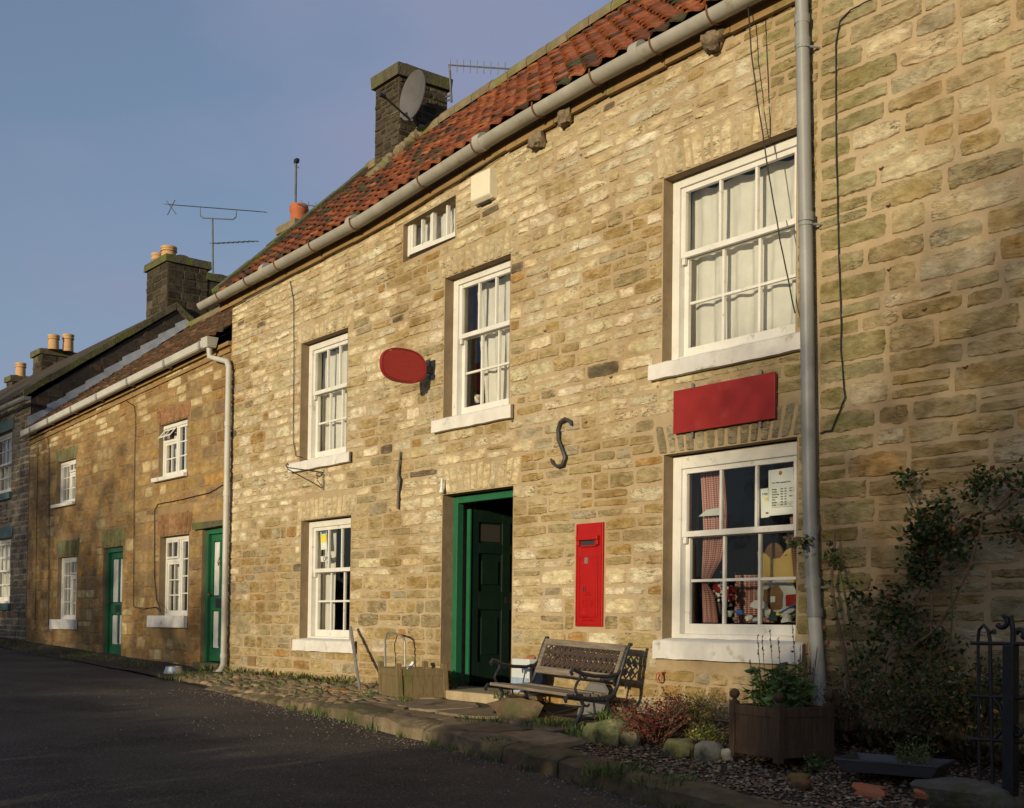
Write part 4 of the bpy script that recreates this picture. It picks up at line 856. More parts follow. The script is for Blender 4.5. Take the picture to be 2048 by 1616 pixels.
while x < -1.5:
    l_ = rnd.uniform(.5, 1.15)+(.2 if x > -6 else 0) if x > -10 else rnd.uniform(.18, .34); x2 = x+l_; g = .008; wd = rnd.uniform(.24, .32)
    cx = (x+x2)/2; k = rnd.uniform(.7, 1.15); c = [j*k for j in (.17, .13, .078)]
    y0, y1 = ykerb(x), ykerb(x2); n = 14; m = 9; vs = []; cs = []
    prof = [(-.03, -.16), (-.035, -.03), (-.02, .10), (.02, .115), (.08, .130), (.16, .132), (.22, .130), (wd, .12), (wd+.01, .02)]
    for a in range(n+1):
        t = a/n; e = min(t, 1-t)*n/2; rr = min(1, .80+.2*e**.5)
        for (py, pz) in prof:
            X = fl(x+g, x2-g, t); Y = fl(y0, y1, t)
            nn = mn.noise(Vector((X*3, py*6+i*3, pz*6))); n2 = mn.noise(Vector((X*11, py*15+i*3, pz*15)))
            cy = .11; lip = itp(X, [-18, -12, -9.5], [.0, .03, .12])
            vs.append((X, Y+cy+(py-cy)*rr+.03*nn+.012*n2, zroad(X)+(pz if pz < 0 else (pz+lip-.12)*(.55+.45*rr))+.022*nn+.010*n2)); cs.append([j*(1+.3*n2) for j in c])
    fs = [(a*m+j, (a+1)*m+j, (a+1)*m+j+1, a*m+j+1) for a in range(n) for j in range(m-1)]+[tuple(range(m)), tuple(n*m+j for j in range(m-1, -1, -1))]
    b.add(vs, fs, cs); x = x2; i += 1
kb = b.build('kerb', 'kerb', smooth=50, vc=True); tag(kb, kind='structure')
# gravel bed
b = MB(); OV = [(1, 0, 0), (-1, 0, 0), (0, 1, 0), (0, -1, 0), (0, 0, 1), (0, 0, -1)]; OF = [(0, 2, 4), (2, 1, 4), (1, 3, 4), (3, 0, 4), (2, 0, 5), (1, 2, 5), (3, 1, 5), (0, 3, 5)]
for i in range(9000):
    x = rnd.uniform(-6.75, -2.2); yk = ykerb(x)+.16; y = rnd.uniform(yk, -.05)
    if x < -6.3 and rnd.random() < .5: continue
    r = rnd.uniform(.007, .019)*(1.3 if rnd.random() < .08 else 1); c = pick([(1, (.17, .12, .07)), (.7, (.24, .18, .11)), (.25, (.34, .28, .20)), (.8, (.09, .065, .04)), (.25, (.20, .095, .045))])
    rz_ = rnd.uniform(0, 6.28); q = [(r*rnd.uniform(.7, 1.3), r*rnd.uniform(.6, 1.1), r*rnd.uniform(.4, .8))][0]; z = zpath(x, y)+r*.3+.02*mn.noise(Vector((x*1.7, y*1.7, 3)))-.01
    vs = [(x+(a*q[0]*math.cos(rz_)-d*q[1]*math.sin(rz_))*rnd.uniform(.8, 1.2), y+(a*q[0]*math.sin(rz_)+d*q[1]*math.cos(rz_))*rnd.uniform(.8, 1.2), z+e*q[2]) for a, d, e in OV]
    b.add(vs, OF, c)
tag(b.build('gravel', 'gravel', vc=True, smooth=70), 'brown mixed gravel covering the garden bed by the kerb', 'gravel', kind='stuff')

# ============================================================ PLANTS
def leaf(b, p, d, s, col, wd=.5, up=None):
    d = Vector(d).normalized(); up = Vector(up or (rnd.uniform(-1, 1), rnd.uniform(-1, 1), rnd.uniform(.0, 1))); sd = d.cross(up)
    sd = sd.normalized() if sd.length > 1e-4 else d.orthogonal().normalized(); n = d.cross(sd); p = Vector(p); k = rnd.uniform(.7, 1.25); c = [min(1, j*k) for j in col]
    b.add([p, p+d*s*.5+sd*s*wd*.5, p+d*s-n*s*.15, p+d*s*.5-sd*s*wd*.5], [(0, 1, 2, 3)], c)
def tuft(b, x, y, z, n, h, r, cols=((.055, .10, .018), (.08, .13, .025), (.13, .14, .04))):
    for i in range(n):
        a = rnd.uniform(0, 6.28); q = r*math.sqrt(rnd.random()); px, py = x+q*math.cos(a), y+q*math.sin(a); hh = h*rnd.uniform(.4, 1.1); ln = rnd.uniform(.1, .7)*hh; a2 = rnd.uniform(0, 6.28); wdt = rnd.uniform(.0015, .004)
        c = rnd.choice(cols); k = rnd.uniform(.7, 1.3); c = [j*k for j in c]; dx, dy = math.cos(a2), math.sin(a2)
        b.add([(px-dy*wdt, py+dx*wdt, z-.01), (px+dy*wdt, py-dx*wdt, z-.01), (px+dx*ln*.4+dy*wdt*.7, py+dy*ln*.4-dx*wdt*.7, z+hh*.6), (px+dx*ln*.4-dy*wdt*.7, py+dy*ln*.4+dx*wdt*.7, z+hh*.6), (px+dx*ln, py+dy*ln, z+hh)], [(0, 1, 2, 3), (3, 2, 4)], c)
def weeds(b, x, y, z, n, h, r, cols=((.06, .12, .02), (.09, .15, .03), (.16, .15, .04))):
    for i in range(n):
        a = rnd.uniform(0, 6.28); q = r*math.sqrt(rnd.random()); leaf(b, (x+q*math.cos(a), y+q*math.sin(a), z+rnd.uniform(0, h*.5)), (math.cos(a+rnd.uniform(-1, 1)), math.sin(a), rnd.uniform(.3, 1.6)), rnd.uniform(.4, 1)*h, rnd.choice(cols), .35)
b = MB()
for i in range(150):                       # joint between kerb and road
    x = rnd.uniform(-10.5, -2.5); y = ykerb(x)-.05+rnd.uniform(-.03, .03)
    if mn.noise(Vector((x*2.2, 0, 5))) > -.05: tuft(b, x, y, zroad(x), 16, .06, .05); 
for i in range(420):                      # verge in front of the cottages
    x = rnd.uniform(-24, -13.6); y = rnd.uniform(ykerb(x)-.02, -.15)
    if mn.noise(Vector((x*1.3, y*2, 8))) > -.1: tuft(b, x, y, zpath(x, y)+.01, 16, .055, .08, ((.055, .09, .018), (.08, .10, .025), (.15, .13, .06)))
for i in range(170):                      # cobbles
    x = rnd.uniform(-14.3, -9.8); y = rnd.uniform(ykerb(x)+.1, -.03)
    if mn.noise(Vector((x*1.6, y*2.5, 2))) > .0 or y > -.16: tuft(b, x, y, zpath(x, y)+.01, 10, .04, .05); weeds(b, x, y, zpath(x, y)+.01, 5, .05, .05)
for (u, v, y, n, h, r) in ((985, 1452, -.95, 60, .07, .13), (1090, 1450, -.75, 160, .07, .20), (1130, 1452, -.7, 90, .06, .14), (1155, 1470, -1.02, 60, .08, .08), (1215, 1440, -.5, 120, .10, .13), (1010, 1395, -.55, 60, .06, .1), (812, 1400, -1.05, 50, .05, .07), (940, 1440, -1.3, 50, .05, .12), (1000, 1500, -1.5, 60, .07, .1), (1240, 1590, -1.65, 120, .09, .2), (1330, 1590, -1.7, 120, .08, .2), (1210, 1550, -1.7, 100, .07, .15)):
    p = at(u, v, y); tuft(b, p[0], y, max(p[2], zpath(p[0], y)-.01), n, h, r); weeds(b, p[0], y, max(p[2], zpath(p[0], y)-.01), n//3, h*.8, r)
for (u, v) in ((520, 1358), (560, 1365), (600, 1362), (640, 1375), (680, 1380), (475, 1355), (420, 1350)):
    p = at(u, v, -.15); weeds(b, p[0], -.13, zpath(p[0], -.1), 70, .09, .16, ((.12, .12, .03), (.17, .11, .04), (.07, .11, .025)))
for i in range(260):                      # litter along the foot of the right hand wall
    x = rnd.uniform(-5.2, -2.3); weeds(b, x, -rnd.uniform(.03, .22), zpath(x, -.1), 12, .10, .09, ((.03, .04, .01), (.07, .045, .02), (.10, .06, .02), (.025, .035, .01)))
tag(b.build('grass', 'leaf', vc=True), 'low grass and weeds in the joints of the cobbles, kerb and verge', 'grass', kind='stuff')
b = MB(); p = at(902, 1370, -.08)           # wall fern by the door
for i in range(130): a = rnd.uniform(math.pi, 2*math.pi); leaf(b, (p[0]+rnd.uniform(-.07, .06), -.05-rnd.uniform(0, .08), zbase(p[0])+rnd.uniform(0, .12)), (math.cos(a)*.6, math.sin(a)*.5, rnd.uniform(.1, 1.2)), rnd.uniform(.05, .12), rnd.choice([(.20, .20, .05), (.13, .17, .04), (.28, .22, .09)]), .22)
tag(b.build('weed_clump', 'leaf', vc=True), 'small yellowish green weed clump at the foot of the green door frame', 'plant')
def shrub(name, label, cat, c, rad, h, ntw, cols, lsz, nlf, twm='bark', lean=.5, wd=.5, tw=.004, spread=1.):
    t = thing(name, label, cat, c); tb = MB(); lb = MB()
    for i in range(ntw):
        a = rnd.uniform(0, 6.28); r0 = rnd.uniform(0, rad*.3); tip = Vector((math.cos(a)*rad*spread*rnd.uniform(.2, 1), math.sin(a)*rad*spread*rnd.uniform(.2, 1)*.8, h*rnd.uniform(.35, 1.05)))
        p0 = Vector((math.cos(a)*r0, math.sin(a)*r0, 0)); mid = (p0+tip)/2+Vector((rnd.uniform(-1, 1), rnd.uniform(-1, 1), rnd.uniform(0, 1)))*rad*.18
        pts = [p0.lerp(mid, k/3) if k < 3 else mid for k in range(4)]+[mid.lerp(tip, k/3) for k in (1, 2, 3)]
        tb.tube(pts, [tw*(1-.12*k) for k in range(7)], 4, cap=False)
        for k in range(nlf):
            t_ = rnd.uniform(.25, 1); q = pts[int(t_*6)]; q = q+Vector([rnd.gauss(0, .016+rad*.05) for _ in range(3)])
            leaf(lb, q, (rnd.uniform(-1, 1), rnd.uniform(-1, 1), rnd.uniform(-.4, .9)), lsz*rnd.uniform(.5, 1.2), rnd.choice(cols), wd)
    tb.build('twigs', twm, t); lb.build('foliage', 'leaf', t, vc=True); return t
GR1 = ((.025, .05, .010), (.035, .065, .014), (.06, .085, .022), (.02, .035, .009))
p = at(1300, 1490, -.75); zc = zpath(p[0], -.75)
shrub('red_shrub', 'low dark red leaved shrub with thin bare twigs between the bench and the wooden planter', 'shrub', (p[0]+.02, -.75, zc), .34, .34, 90, ((.11, .012, .010), (.18, .018, .013), (.06, .014, .010), (.06, .035, .015)), .028, 26, spread=1.1, tw=.003)
p = at(1385, 1480, -.42); shrub('heather', 'bushy dark green heather in front of the wall behind the red shrub', 'shrub', (p[0], -.42, zpath(p[0], -.42)), .27, .33, 110, ((.04, .06, .012), (.07, .09, .02), (.10, .10, .02), (.11, .05, .03)), .028, 40, wd=.25, tw=.003)
p = at(1415, 1490, -.75); shrub('creeping_shrub', 'small creeping green shrub with yellow tips left of the wooden planter', 'shrub', (p[0]-.02, -.72, zpath(p[0], -.75)), .2, .15, 50, ((.04, .06, .012), (.07, .09, .02), (.22, .22, .03)), .022, 30, tw=.003)

# ============================================================ PLANTERS
def planter(name, label, loc, rz, w_, dp_, h, m, slats, shear=0., ball=False, fallen=False, pl=.05):
    t = thing(name, label, 'planter', loc, rz=rz); sx = lambda p: (p[0]-shear*p[2], p[1], p[2])
    def bx(x0, x1, y0, y1, z0, z1): q = MB(); q.box(x0, x1, y0, y1, z0, z1); q.v = [sx(p) for p in q.v]; return q
    P_ = pl
    for x in (0, w_-P_):
        for y in (0, dp_-P_):
            o = bevel(bx(x, x+P_, y, y+P_, 0, h).build('post', m, t), .004)
            if ball:
                q = MB(); q.lathe((x+P_/2-shear*h, y+P_/2, h), [(.022, 0), (.012, .012), (.022, .02), (.032, .035), (.034, .05), (.026, .066), (.010, .076), (0, .078)], 14); q.build('finial', m, o, smooth=True)
    top = h*(.94 if ball else .86); rh = h*.17
    for k, (x0, x1, y0, y1, ln) in enumerate(((P_, w_-P_, .008, .032, 0), (P_, w_-P_, dp_-.032, dp_-.008, 0), (.008, .032, P_, dp_-P_, 1), (w_-.032, w_-.008, P_, dp_-P_, 1))):
        for z0, z1 in ((h*.08, h*.22), (top-rh, top)): bevel(bx(x0, x1, y0, y1, z0, z1).build('rail', m, t), .003)
        q = MB(); a, e = (x0, x1) if not ln else (y0, y1); n = slats
        for i in range(n):
            u0, u1 = fl(a, e, i/n)+.0015, fl(a, e, (i+1)/n)-.0015; ins = .006; j = rnd.uniform(0, .002)
            if not ln: q.box(u0, u1, y0+ins+j, y1-ins, h*.22, top-rh)
            else: q.box(x0+ins+j, x1-ins, u0, u1, h*.22, top-rh)
        q.v = [sx(p) for p in q.v]; q.build('side_panel', m, t)
    q = bx(.034, w_-.034, .034, dp_-.034, h*.2, h*.72); q.build('soil', 'soil', t); return t
rz1 = math.atan2(-.10, .48)
planter('planter_box', 'leaning greenish wooden planter box on the cobbles left of the green doorway', (-10.04, -.60, .835), math.atan2(-.16, .60), .60, .50, .37, 'tubwood', 4, shear=.20)
b = MB(); p = at(812, 1345, -.55); b.tube([p, (p[0]+.05, p[1]+.05, p[2]+.10)], .016, 6); 
tag(b.build('plant_label', 'paper'), 'white plastic label tube poking out of the leaning planter box', 'label')
b = MB(); b.tube([at(u, v, -.16) for u, v in ((771, 1350), (770, 1282), (773, 1268), (778, 1264), (800, 1270), (807, 1276), (810, 1286), (810, 1345))], .011, 8)
tag(b.build('metal_hoop', 'galv', smooth=True), 'upright dull metal hoop handle behind the leaning planter box', 'hoop')
def put(u, v, y): p = at(u, v, y); return p
b = MB(); f0 = put(722, 1394, -.50); t0 = put(702, 1254, -.12)
b.tube([f0, t0], .013, 8); b.tube([(f0[0]-.06, f0[1]+.02, f0[2]+.03), (t0[0]-.025, t0[1], t0[2]-.01)], .009, 8); b.tube([(f0[0]-.03, f0[1]+.01, f0[2]+.01), (t0[0]-.012, t0[1], t0[2])], .009, 8)
tag(b.build('metal_strut', 'galv', smooth=True), 'pair of thin metal bars leaning from the cobbles against the white sill', 'bar')
b = MB(); p = put(700, 1388, -.55); b.box(p[0]-.42, p[0]+.20, -.60, -.50, p[2]-.01, p[2]+.03, jit=.003)
tag(bevel(b.build('timber_board', 'orangewood'), .003), 'orange brown board lying on the cobbles behind the planter box', 'board')
b = MB(); p = put(700, 1403, -.8); b.box(p[0]-.28, p[0]+.30, -.84, -.78, p[2]-.005, p[2]+.025, jit=.003)
tag(bevel(b.build('metal_channel', 'galv'), .003), 'short grey metal channel lying flat on the cobbles', 'channel')
rz2 = math.atan2(-.06, .46)
zt2 = .755
planter('planter_box', 'dark brown wooden planter with ball finials full of green leaves beside the downpipe', (-5.34, -.90, zt2), rz2-.03, .47, .46, .36, 'tubwood2', 3, ball=True)
t = thing('leafy_plant', 'upright green leafy plant with dry seed stalks growing in the ball finial planter', 'plant', (-5.10, -.68, zt2+.25)); tb = MB(); lb = MB()
for i in range(46):
    a = rnd.uniform(0, 6.28); r = rnd.uniform(.02, .19); hh = rnd.uniform(.14, .36); p0 = Vector((r*.6*math.cos(a), r*.6*math.sin(a), 0)); p1 = Vector((r*1.15*math.cos(a), r*1.1*math.sin(a), hh))
    tb.tube([p0, p0.lerp(p1, .5)+Vector((0, 0, .02)), p1], .004, 4)
    for k in range(22):
        q = p0.lerp(p1, rnd.uniform(.25, 1.02)); aa = rnd.uniform(0, 6.28); leaf(lb, q, (math.cos(aa), math.sin(aa), rnd.uniform(-.9, .5)), rnd.uniform(.05, .10), rnd.choice(((.05, .10, .02), (.075, .14, .035), (.10, .17, .05), (.04, .075, .02))), .3)
for (u, v0, v1) in ((1515, 1420, 1272), (1524, 1420, 1275), (1540, 1420, 1262), (1556, 1420, 1278), (1585, 1420, 1250), (1500, 1420, 1318)):
    p = Vector(at(u+8, v0, -.65))-t.location; q = Vector(at(u, v1, -.65))-t.location; tb.tube([p, p.lerp(q, .5)+Vector((.006, 0, 0)), q], .0022, 4)
    for k in range(10): c = p.lerp(q, 1-.3*rnd.random()); leaf(lb, c, (rnd.uniform(-1, 1), 0, 1), .018, (.05, .03, .035), .6)
tb.build('stems', 'canegreen', t); lb.build('foliage', 'leaf', t, vc=True)
t = shrub('dead_twigs', 'bare dark twig bunch behind the ball finial planter at the corner of the white sill', 'plant', tuple(at(1605, 1440, -.2)), .14, .5, 34, ((.10, .04, .02), (.04, .05, .02)), .03, 3, tw=.005)

# ============================================================ CLIMBING ROSE and undergrowth
t = thing('climbing_rose', 'thorny climbing rose with sparse leaves and a long arching cane against the right hand wall', 'rose', at(1780, 1440, -.2)); T0 = t.location.copy()
canes = [([(1700, 1400), (1688, 1300), (1672, 1230), (1662, 1170), (1668, 1110), (1668, 1062)], .016, -.14, 'bark'), ([(1735, 1380), (1712, 1280), (1690, 1190), (1676, 1130), (1650, 1075)], .008, -.16, 'canegreen'), ([(1725, 1380), (1700, 1250), (1685, 1160), (1670, 1120)], .007, -.13, 'canegreen'),
         ([(1735, 1440), (1765, 1350), (1775, 1310), (1795, 1292), (1830, 1290), (1870, 1262), (1910, 1200), (1940, 1130), (1962, 1060), (1972, 985)], .011, -.28, 'bark'), ([(1875, 1420), (1895, 1330), (1905, 1230), (1903, 1150), (1895, 1090), (1880, 1060)], .007, -.18, 'canegreen'),
         ([(1862, 1330), (1864, 1220), (1860, 1160), (1853, 1110), (1840, 1050), (1820, 1000), (1806, 968)], .009, -.2, 'bark'), ([(1770, 1420), (1790, 1330), (1812, 1250), (1845, 1170), (1900, 1110)], .007, -.2, 'bark'), ([(1870, 1085), (1920, 1062), (1960, 1035), (2010, 1015), (2045, 975)], .009, -.2, 'bark'),
         ([(1700, 1420), (1742, 1300), (1770, 1230), (1812, 1180)], .006, -.22, 'bark'), ([(1740, 1230), (1700, 1205), (1712, 1190)], .005, -.2, 'bark'), ([(1806, 968), (1830, 950), (1850, 945)], .005, -.2, 'bark'), ([(1960, 1030), (1930, 985), (1885, 965)], .005, -.2, 'bark'), ([(1990, 1020), (2030, 975), (1998, 950)], .005, -.2, 'bark'),
         ([(1835, 1290), (1800, 1250), (1780, 1195), (1782, 1190)], .005, -.2, 'bark'), ([(1740, 1240), (1755, 1215), (1768, 1200)], .004, -.2, 'bark'), ([(1750, 1440), (1850, 1380), (1930, 1330)], .006, -.3, 'bark')]
lb = MB()
for pts, r, y, m in canes:
    q = [Vector(at(u, v, y))-T0 for u, v in pts]; pp = []
    for i in range(len(q)-1):
        for k in range(4): pp.append(q[i].lerp(q[i+1], k/4)+Vector([rnd.uniform(-.004, .004) for _ in range(3)]))
    pp.append(q[-1]); b = MB(); b.tube(pp, [r*(1-.5*i/len(pp)) for i in range(len(pp))], 7)
    for p in pp[::2]:
        a = rnd.uniform(0, 6.28); b.tube([p, p+Vector((math.cos(a), math.sin(a), .3))*(r+.014)], [.003, .0005], 4)
    b.build('cane', m, t, smooth=True)
    for k in range(int(len(pp)*1.3)):
        p = rnd.choice(pp[len(pp)//3:]); leaf(lb, p+Vector([rnd.gauss(0, .02) for _ in range(3)]), (rnd.uniform(-1, 1), rnd.uniform(-1, .2), rnd.uniform(-.6, .6)), rnd.uniform(.02, .045), rnd.choice(GR1), .65)
RC = GR1+GR1+((.05, .09, .02), (.16, .13, .03), (.16, .06, .025))
for (u, v, r, n) in ((1850, 1075, .14, 190), (1845, 1040, .08, 60), (1880, 1060, .12, 110), (1905, 1090, .10, 80), (1845, 1120, .10, 110), (1830, 1150, .07, 60), (1850, 1155, .08, 60), (1885, 1010, .07, 40), (1960, 975, .10, 60), (1975, 960, .09, 60), (2030, 960, .09, 40), (2030, 1060, .12, 60), (1815, 960, .08, 30), (1785, 1190, .1, 60), (1720, 1200, .09, 50), (1800, 1230, .12, 80), (1840, 1260, .14, 100), (1770, 1260, .13, 90), (1880, 1290, .10, 50), (1665, 1120, .06, 30), (1605, 1085, .06, 40), (1830, 1330, .2, 120), (1730, 1330, .16, 90), (1925, 1100, .08, 30), (1950, 1050, .06, 30)):
    c = Vector(at(u, v, -.2))-T0
    for k in range(int(n*1.6)):
        p = c+Vector((rnd.gauss(0, r*.5), rnd.gauss(0, .05), rnd.gauss(0, r*.5))); leaf(lb, p, (rnd.uniform(-1, 1), rnd.uniform(-1, .2), rnd.uniform(-.8, .6)), rnd.uniform(.022, .052), rnd.choice(RC), .7)
lb.build('foliage', 'leaf', t, vc=True)
b = MB()
for (u, v) in ((1908, 1058), (1872, 1075), (1735, 1192), (1650, 1255), (1655, 1285)):
    b = MB(); q = Vector(at(u, v, -.24))-T0; b.rock(q, .013, .013, .016, u); b.build('rose_hip', 'orangewood', t, smooth=True)
shrub('undergrowth', 'tangled dark undergrowth with yellowing leaves at the foot of the right hand wall', 'shrub', tuple(at(1800, 1460, -.35)), .56, .34, 75, GR1+((.16, .13, .03), (.12, .07, .03)), .034, 34, tw=.004, spread=.95)
shrub('undergrowth', 'dark green leafy shrub with orange yellow leaves behind the iron railing', 'shrub', tuple(at(1950, 1470, -.3)), .42, .45, 75, GR1+((.28, .16, .02), (.10, .13, .03)), .038, 34, tw=.004)
shrub('undergrowth', 'brown withered shrub close to the foot of the grey downpipe', 'shrub', tuple(at(1690, 1460, -.3)), .2, .34, 45, ((.14, .09, .06), (.09, .06, .035), (.04, .06, .02)), .026, 26, tw=.003)

# ============================================================ ROCKS, TRAY, SHARDS
def rock(label, u, v, y, sx, sy, sz, seed, m='kerb', name='stone', c=(.22, .18, .11), rz=0., amp=.3):
    p = at(u, v, y); b = MB(); b.rock((0, 0, 0), sx, sy, sz, seed, 16, 10, amp, c, rz); o = b.build(name, m, smooth=60, vc=True); o.location = (p[0], y, zpath(p[0], y)+sz*.45); return tag(o, label, 'stone')
rock('large dark block of stone lying under the left end of the bench', 1040, 1425, -.62, .21, .14, .10, 3, c=(.12, .085, .05), rz=.3, amp=.7)
rock('big mossy rounded stone by the right front leg of the bench', 1215, 1470, -.92, .19, .13, .10, 5, c=(.20, .20, .09))
rock('small stone between the mossy boulder and the red shrub', 1262, 1480, -.9, .09, .07, .06, 6)
rock('mossy stone under the right side of the red shrub', 1362, 1490, -.95, .12, .09, .07, 7, c=(.17, .16, .07))
rock('pale lichened edging stone just left of the brown planter', 1418, 1498, -.95, .10, .08, .075, 8, c=(.24, .22, .17), amp=.15)
rock('little white stone squeezed beside the foot of the brown planter', 1455, 1490, -.9, .035, .04, .05, 9, c=(.42, .38, .32))
rock('dark flat stone against the wall behind the right leg of the bench', 1262, 1437, -.35, .24, .1, .07, 10, c=(.11, .08, .05))
rock('rounded grey stone near the wall behind the red shrub', 1290, 1435, -.3, .09, .08, .08, 16, c=(.26, .20, .14))
rock('ochre stone sunk in the gravel in front of the seed tray', 1600, 1583, -1.25, .06, .05, .04, 11, c=(.22, .11, .05))
rock('yellow mossy lump in the gravel in front of the brown planter', 1597, 1548, -1.1, .06, .05, .03, 12, c=(.22, .17, .05))
rock('long low grey stone under the iron railing', 1935, 1590, -.98, .30, .16, .09, 13, c=(.13, .12, .10), amp=.15)
b = MB(); p = at(1212, 1440, -.22); q = at(1195, 1368, -.1); zb_ = zpath(-7.2, -.3)
c0 = at(1180, 1450, -.36); pts = [at(1150, 1450, -.36), at(1195, 1452, -.30), at(1204, 1420, -.24), at(1213, 1385, -.14), at(1205, 1370, -.12), at(1178, 1366, -.12), at(1163, 1385, -.15)]
b.add([tuple(p) for p in pts]+[(p[0]+.004, p[1]+.022, p[2]+.012) for p in pts], [tuple(range(7)), tuple(range(13, 6, -1))]+[(i, i+7, (i+1) % 7+7, (i+1) % 7) for i in range(7)])
tag(b.build('slate_slab', 'slate'), 'smooth grey slate slab leaning on the wall behind the bench', 'slab')
# seed tray
zt = .765; cs = [(-4.42, -1.02), (-3.86, -.86), (-3.98, -.50), (-4.54, -.66)]; ctr = (sum(c[0] for c in cs)/4, sum(c[1] for c in cs)/4)
b = MB(); lv = [(.86, 0), (1, .065), (1.03, .065), (1.03, .075), (.97, .075), (.84, .01)]
vs = [(ctr[0]+(x-ctr[0])*k, ctr[1]+(y-ctr[1])*k, zt+z) for k, z in lv for x, y in cs]
b.add(vs, [(i*4+j, i*4+(j+1) % 4, (i+1)*4+(j+1) % 4, (i+1)*4+j) for i in range(5) for j in range(4)]+[(3, 2, 1, 0), (20, 21, 22, 23)])
tr = b.build('seed_tray', 'plastic'); tag(tr, 'shallow dark grey plastic seed tray on the gravel under the rose', 'tray')
shrub('seedlings', 'pale green seedlings growing in the grey seed tray', 'plant', (ctr[0]+.08, ctr[1]+.05, zt+.02), .17, .20, 40, ((.07, .11, .035), (.10, .15, .05)), .022, 12, twm='canegreen', tw=.0025)
shrub('seedlings', 'low green plants at the left edge of the grey seed tray', 'plant', (at(1645, 1530, -.75)[0], -.8, zpath(-4.7, -.8)), .10, .08, 25, ((.05, .09, .03), (.08, .12, .04)), .03, 8, twm='canegreen', tw=.0025)
def shard(label, u, v, y, s):
    p = at(u, v, y); b = MB(); n = 8; vs = []
    for k in (0, 1):
        for i in range(n+1): a = R_(200*i/n-10); vs.append((s*1.3*k-s*.6+s*.2*math.sin(i*2+k), s*.55*math.cos(a), s*.42*math.sin(a)+.01-k*s*.12))
    vs += [(x, y_*.85, z-.012) for x, y_, z in vs]; m = n+1; f = [(i, i+1, m+i+1, m+i) for i in range(n)]; f += [tuple(2*m+j for j in q[::-1]) for q in f]; f += [(i, i+1, 2*m+i+1, 2*m+i) for i in range(n)]+[(m+i, m+i+1, 3*m+i+1, 3*m+i) for i in range(n)]
    b.add(vs, f); o = b.build('terracotta_shard', 'terracotta', smooth=40); o.location = (p[0], y, p[2]); o.rotation_euler[2] = .4; return tag(o, label, 'shard')
shard('larger broken curved piece of terracotta in front of the seed tray', 1738, 1588, -1.12, .12); shard('smaller terracotta piece near the long grey stone', 1848, 1592, -1.1, .07)
b = MB(); p = at(358, 1345, -.55); z0 = zpath(p[0], -.6)
b.lathe((0, 0, 0), [(.13, 0), (.10, .085), (.105, .09), (.095, .088), (.075, .03), (0, .03)], 24, capt=False)
o = b.build('pet_bowl', 'steel', smooth=30); o.location = (p[0], -.62, z0+.01); tag(o, 'shiny steel pet bowl on the verge left of the cottage doorstep', 'bowl')
# ============================================================ BENCH
Lf, Rf = Vector((-8.11, -.70, .728)), Vector((-6.98, -.80, .728)); ln = (Rf-Lf).length
bench = thing('garden_bench', 'weathered garden bench with black iron ends and a rusty lattice back by the wall', 'bench', tuple((Lf+Rf)/2)); bench.scale = (1, .93, 1.09); bench.rotation_euler = (0, R_(1.6), math.atan2(-.10, 1.13))
hl = ln/2
for sx in (-hl, hl):
    b = MB(); T = lambda pts, r=.014: b.tube([(sx, p[0], p[1]) for p in pts], r, 8)
    T([(-.04, .0), (-.015, .05), (.03, .12), (.085, .20), (.095, .25), (.07, .285)], [.022, .017, .015, .015, .015, .016])
    T([(-.075, .265), (-.085, .285), (-.06, .305), (0, .30), (.15, .283), (.33, .280), (.405, .31), (.445, .38), (.475, .47), (.53, .61), (.56, .665), (.585, .665)], [.012, .016, .018, .018, .019, .019, .018, .017, .017, .017, .016, .012])
    T([(.33, .28), (.36, .20), (.385, .15), (.43, .11), (.45, .10)], [.016, .015, .014, .015, .02])
    T([(-.02, .455), (-.035, .475), (-.015, .495), (.02, .485), (.08, .462), (.20, .445), (.34, .44), (.44, .455), (.475, .48)], [.012, .015, .016, .016, .015, .014, .014, .014, .014])
    T([(.06, .462), (.055, .43), (.025, .395), (.01, .36), (.03, .32), (.06, .30)], .011); T([(.075, .455), (.11, .43), (.13, .445)], .008); T([(.44, .46), (.40, .42), (.41, .37)], .010)
    T([(.05, .13), (.12, .155), (.20, .145), (.28, .16), (.375, .135)], .011); T([(.095, .245), (.14, .235), (.16, .25)], .009); T([(.20, .145), (.215, .20), (.20, .27)], .009)
    for k in range(9): b.tube([(sx+math.copysign(.016, sx), .0+.04*k, .295-.0015*k*k*.2), (sx+math.copysign(.021, sx), .0+.04*k, .295)], .006, 6)
    e = b.build('end_frame', 'iron', bench, smooth=True)
sw = .062
for k in range(5):
    y0 = -.055+k*.085; z0 = .305-.004*k if k < 4 else .30; b = MB(); b.box(-hl+.018, hl-.018, y0, y0+sw, z0, z0+.022, jit=.002); bevel(b.build('seat_slat', 'benchwood', bench), .004)
dv = Vector((0, .085, .195)).normalized(); nv = Vector((0, -dv.z, dv.y)); bp0 = Vector((0, .455, .42))
def bk(s, t, d): q = bp0+dv*t+nv*d; return (s, q.y, q.z)
def bkbox(b, s0, s1, t0, t1, d0, d1): b.add([bk(s, t, d) for s in (s0, s1) for t in (t0, t1) for d in (d0, d1)], [(0, 1, 3, 2), (4, 6, 7, 5), (0, 4, 5, 1), (2, 3, 7, 6), (0, 2, 6, 4), (1, 5, 7, 3)])
for nm, (s0, s1, t0, t1) in (('back_rail', (-hl+.02, hl-.02, .205, .255)), ('back_rail', (-hl+.02, hl-.02, -.03, .025)), ('back_stile', (-hl+.022, -hl+.06, .0255, .2045)), ('back_stile', (hl-.06, hl-.022, .0255, .2045))):
    b = MB(); bkbox(b, s0, s1, t0, t1, 0, .024); bevel(b.build(nm, 'benchwood', bench), .004)
b = MB(); s0, s1, t0, t1 = -hl+.06, hl-.06, .026, .204; st = .070; n = int((s1-s0)/st); H = t1-t0
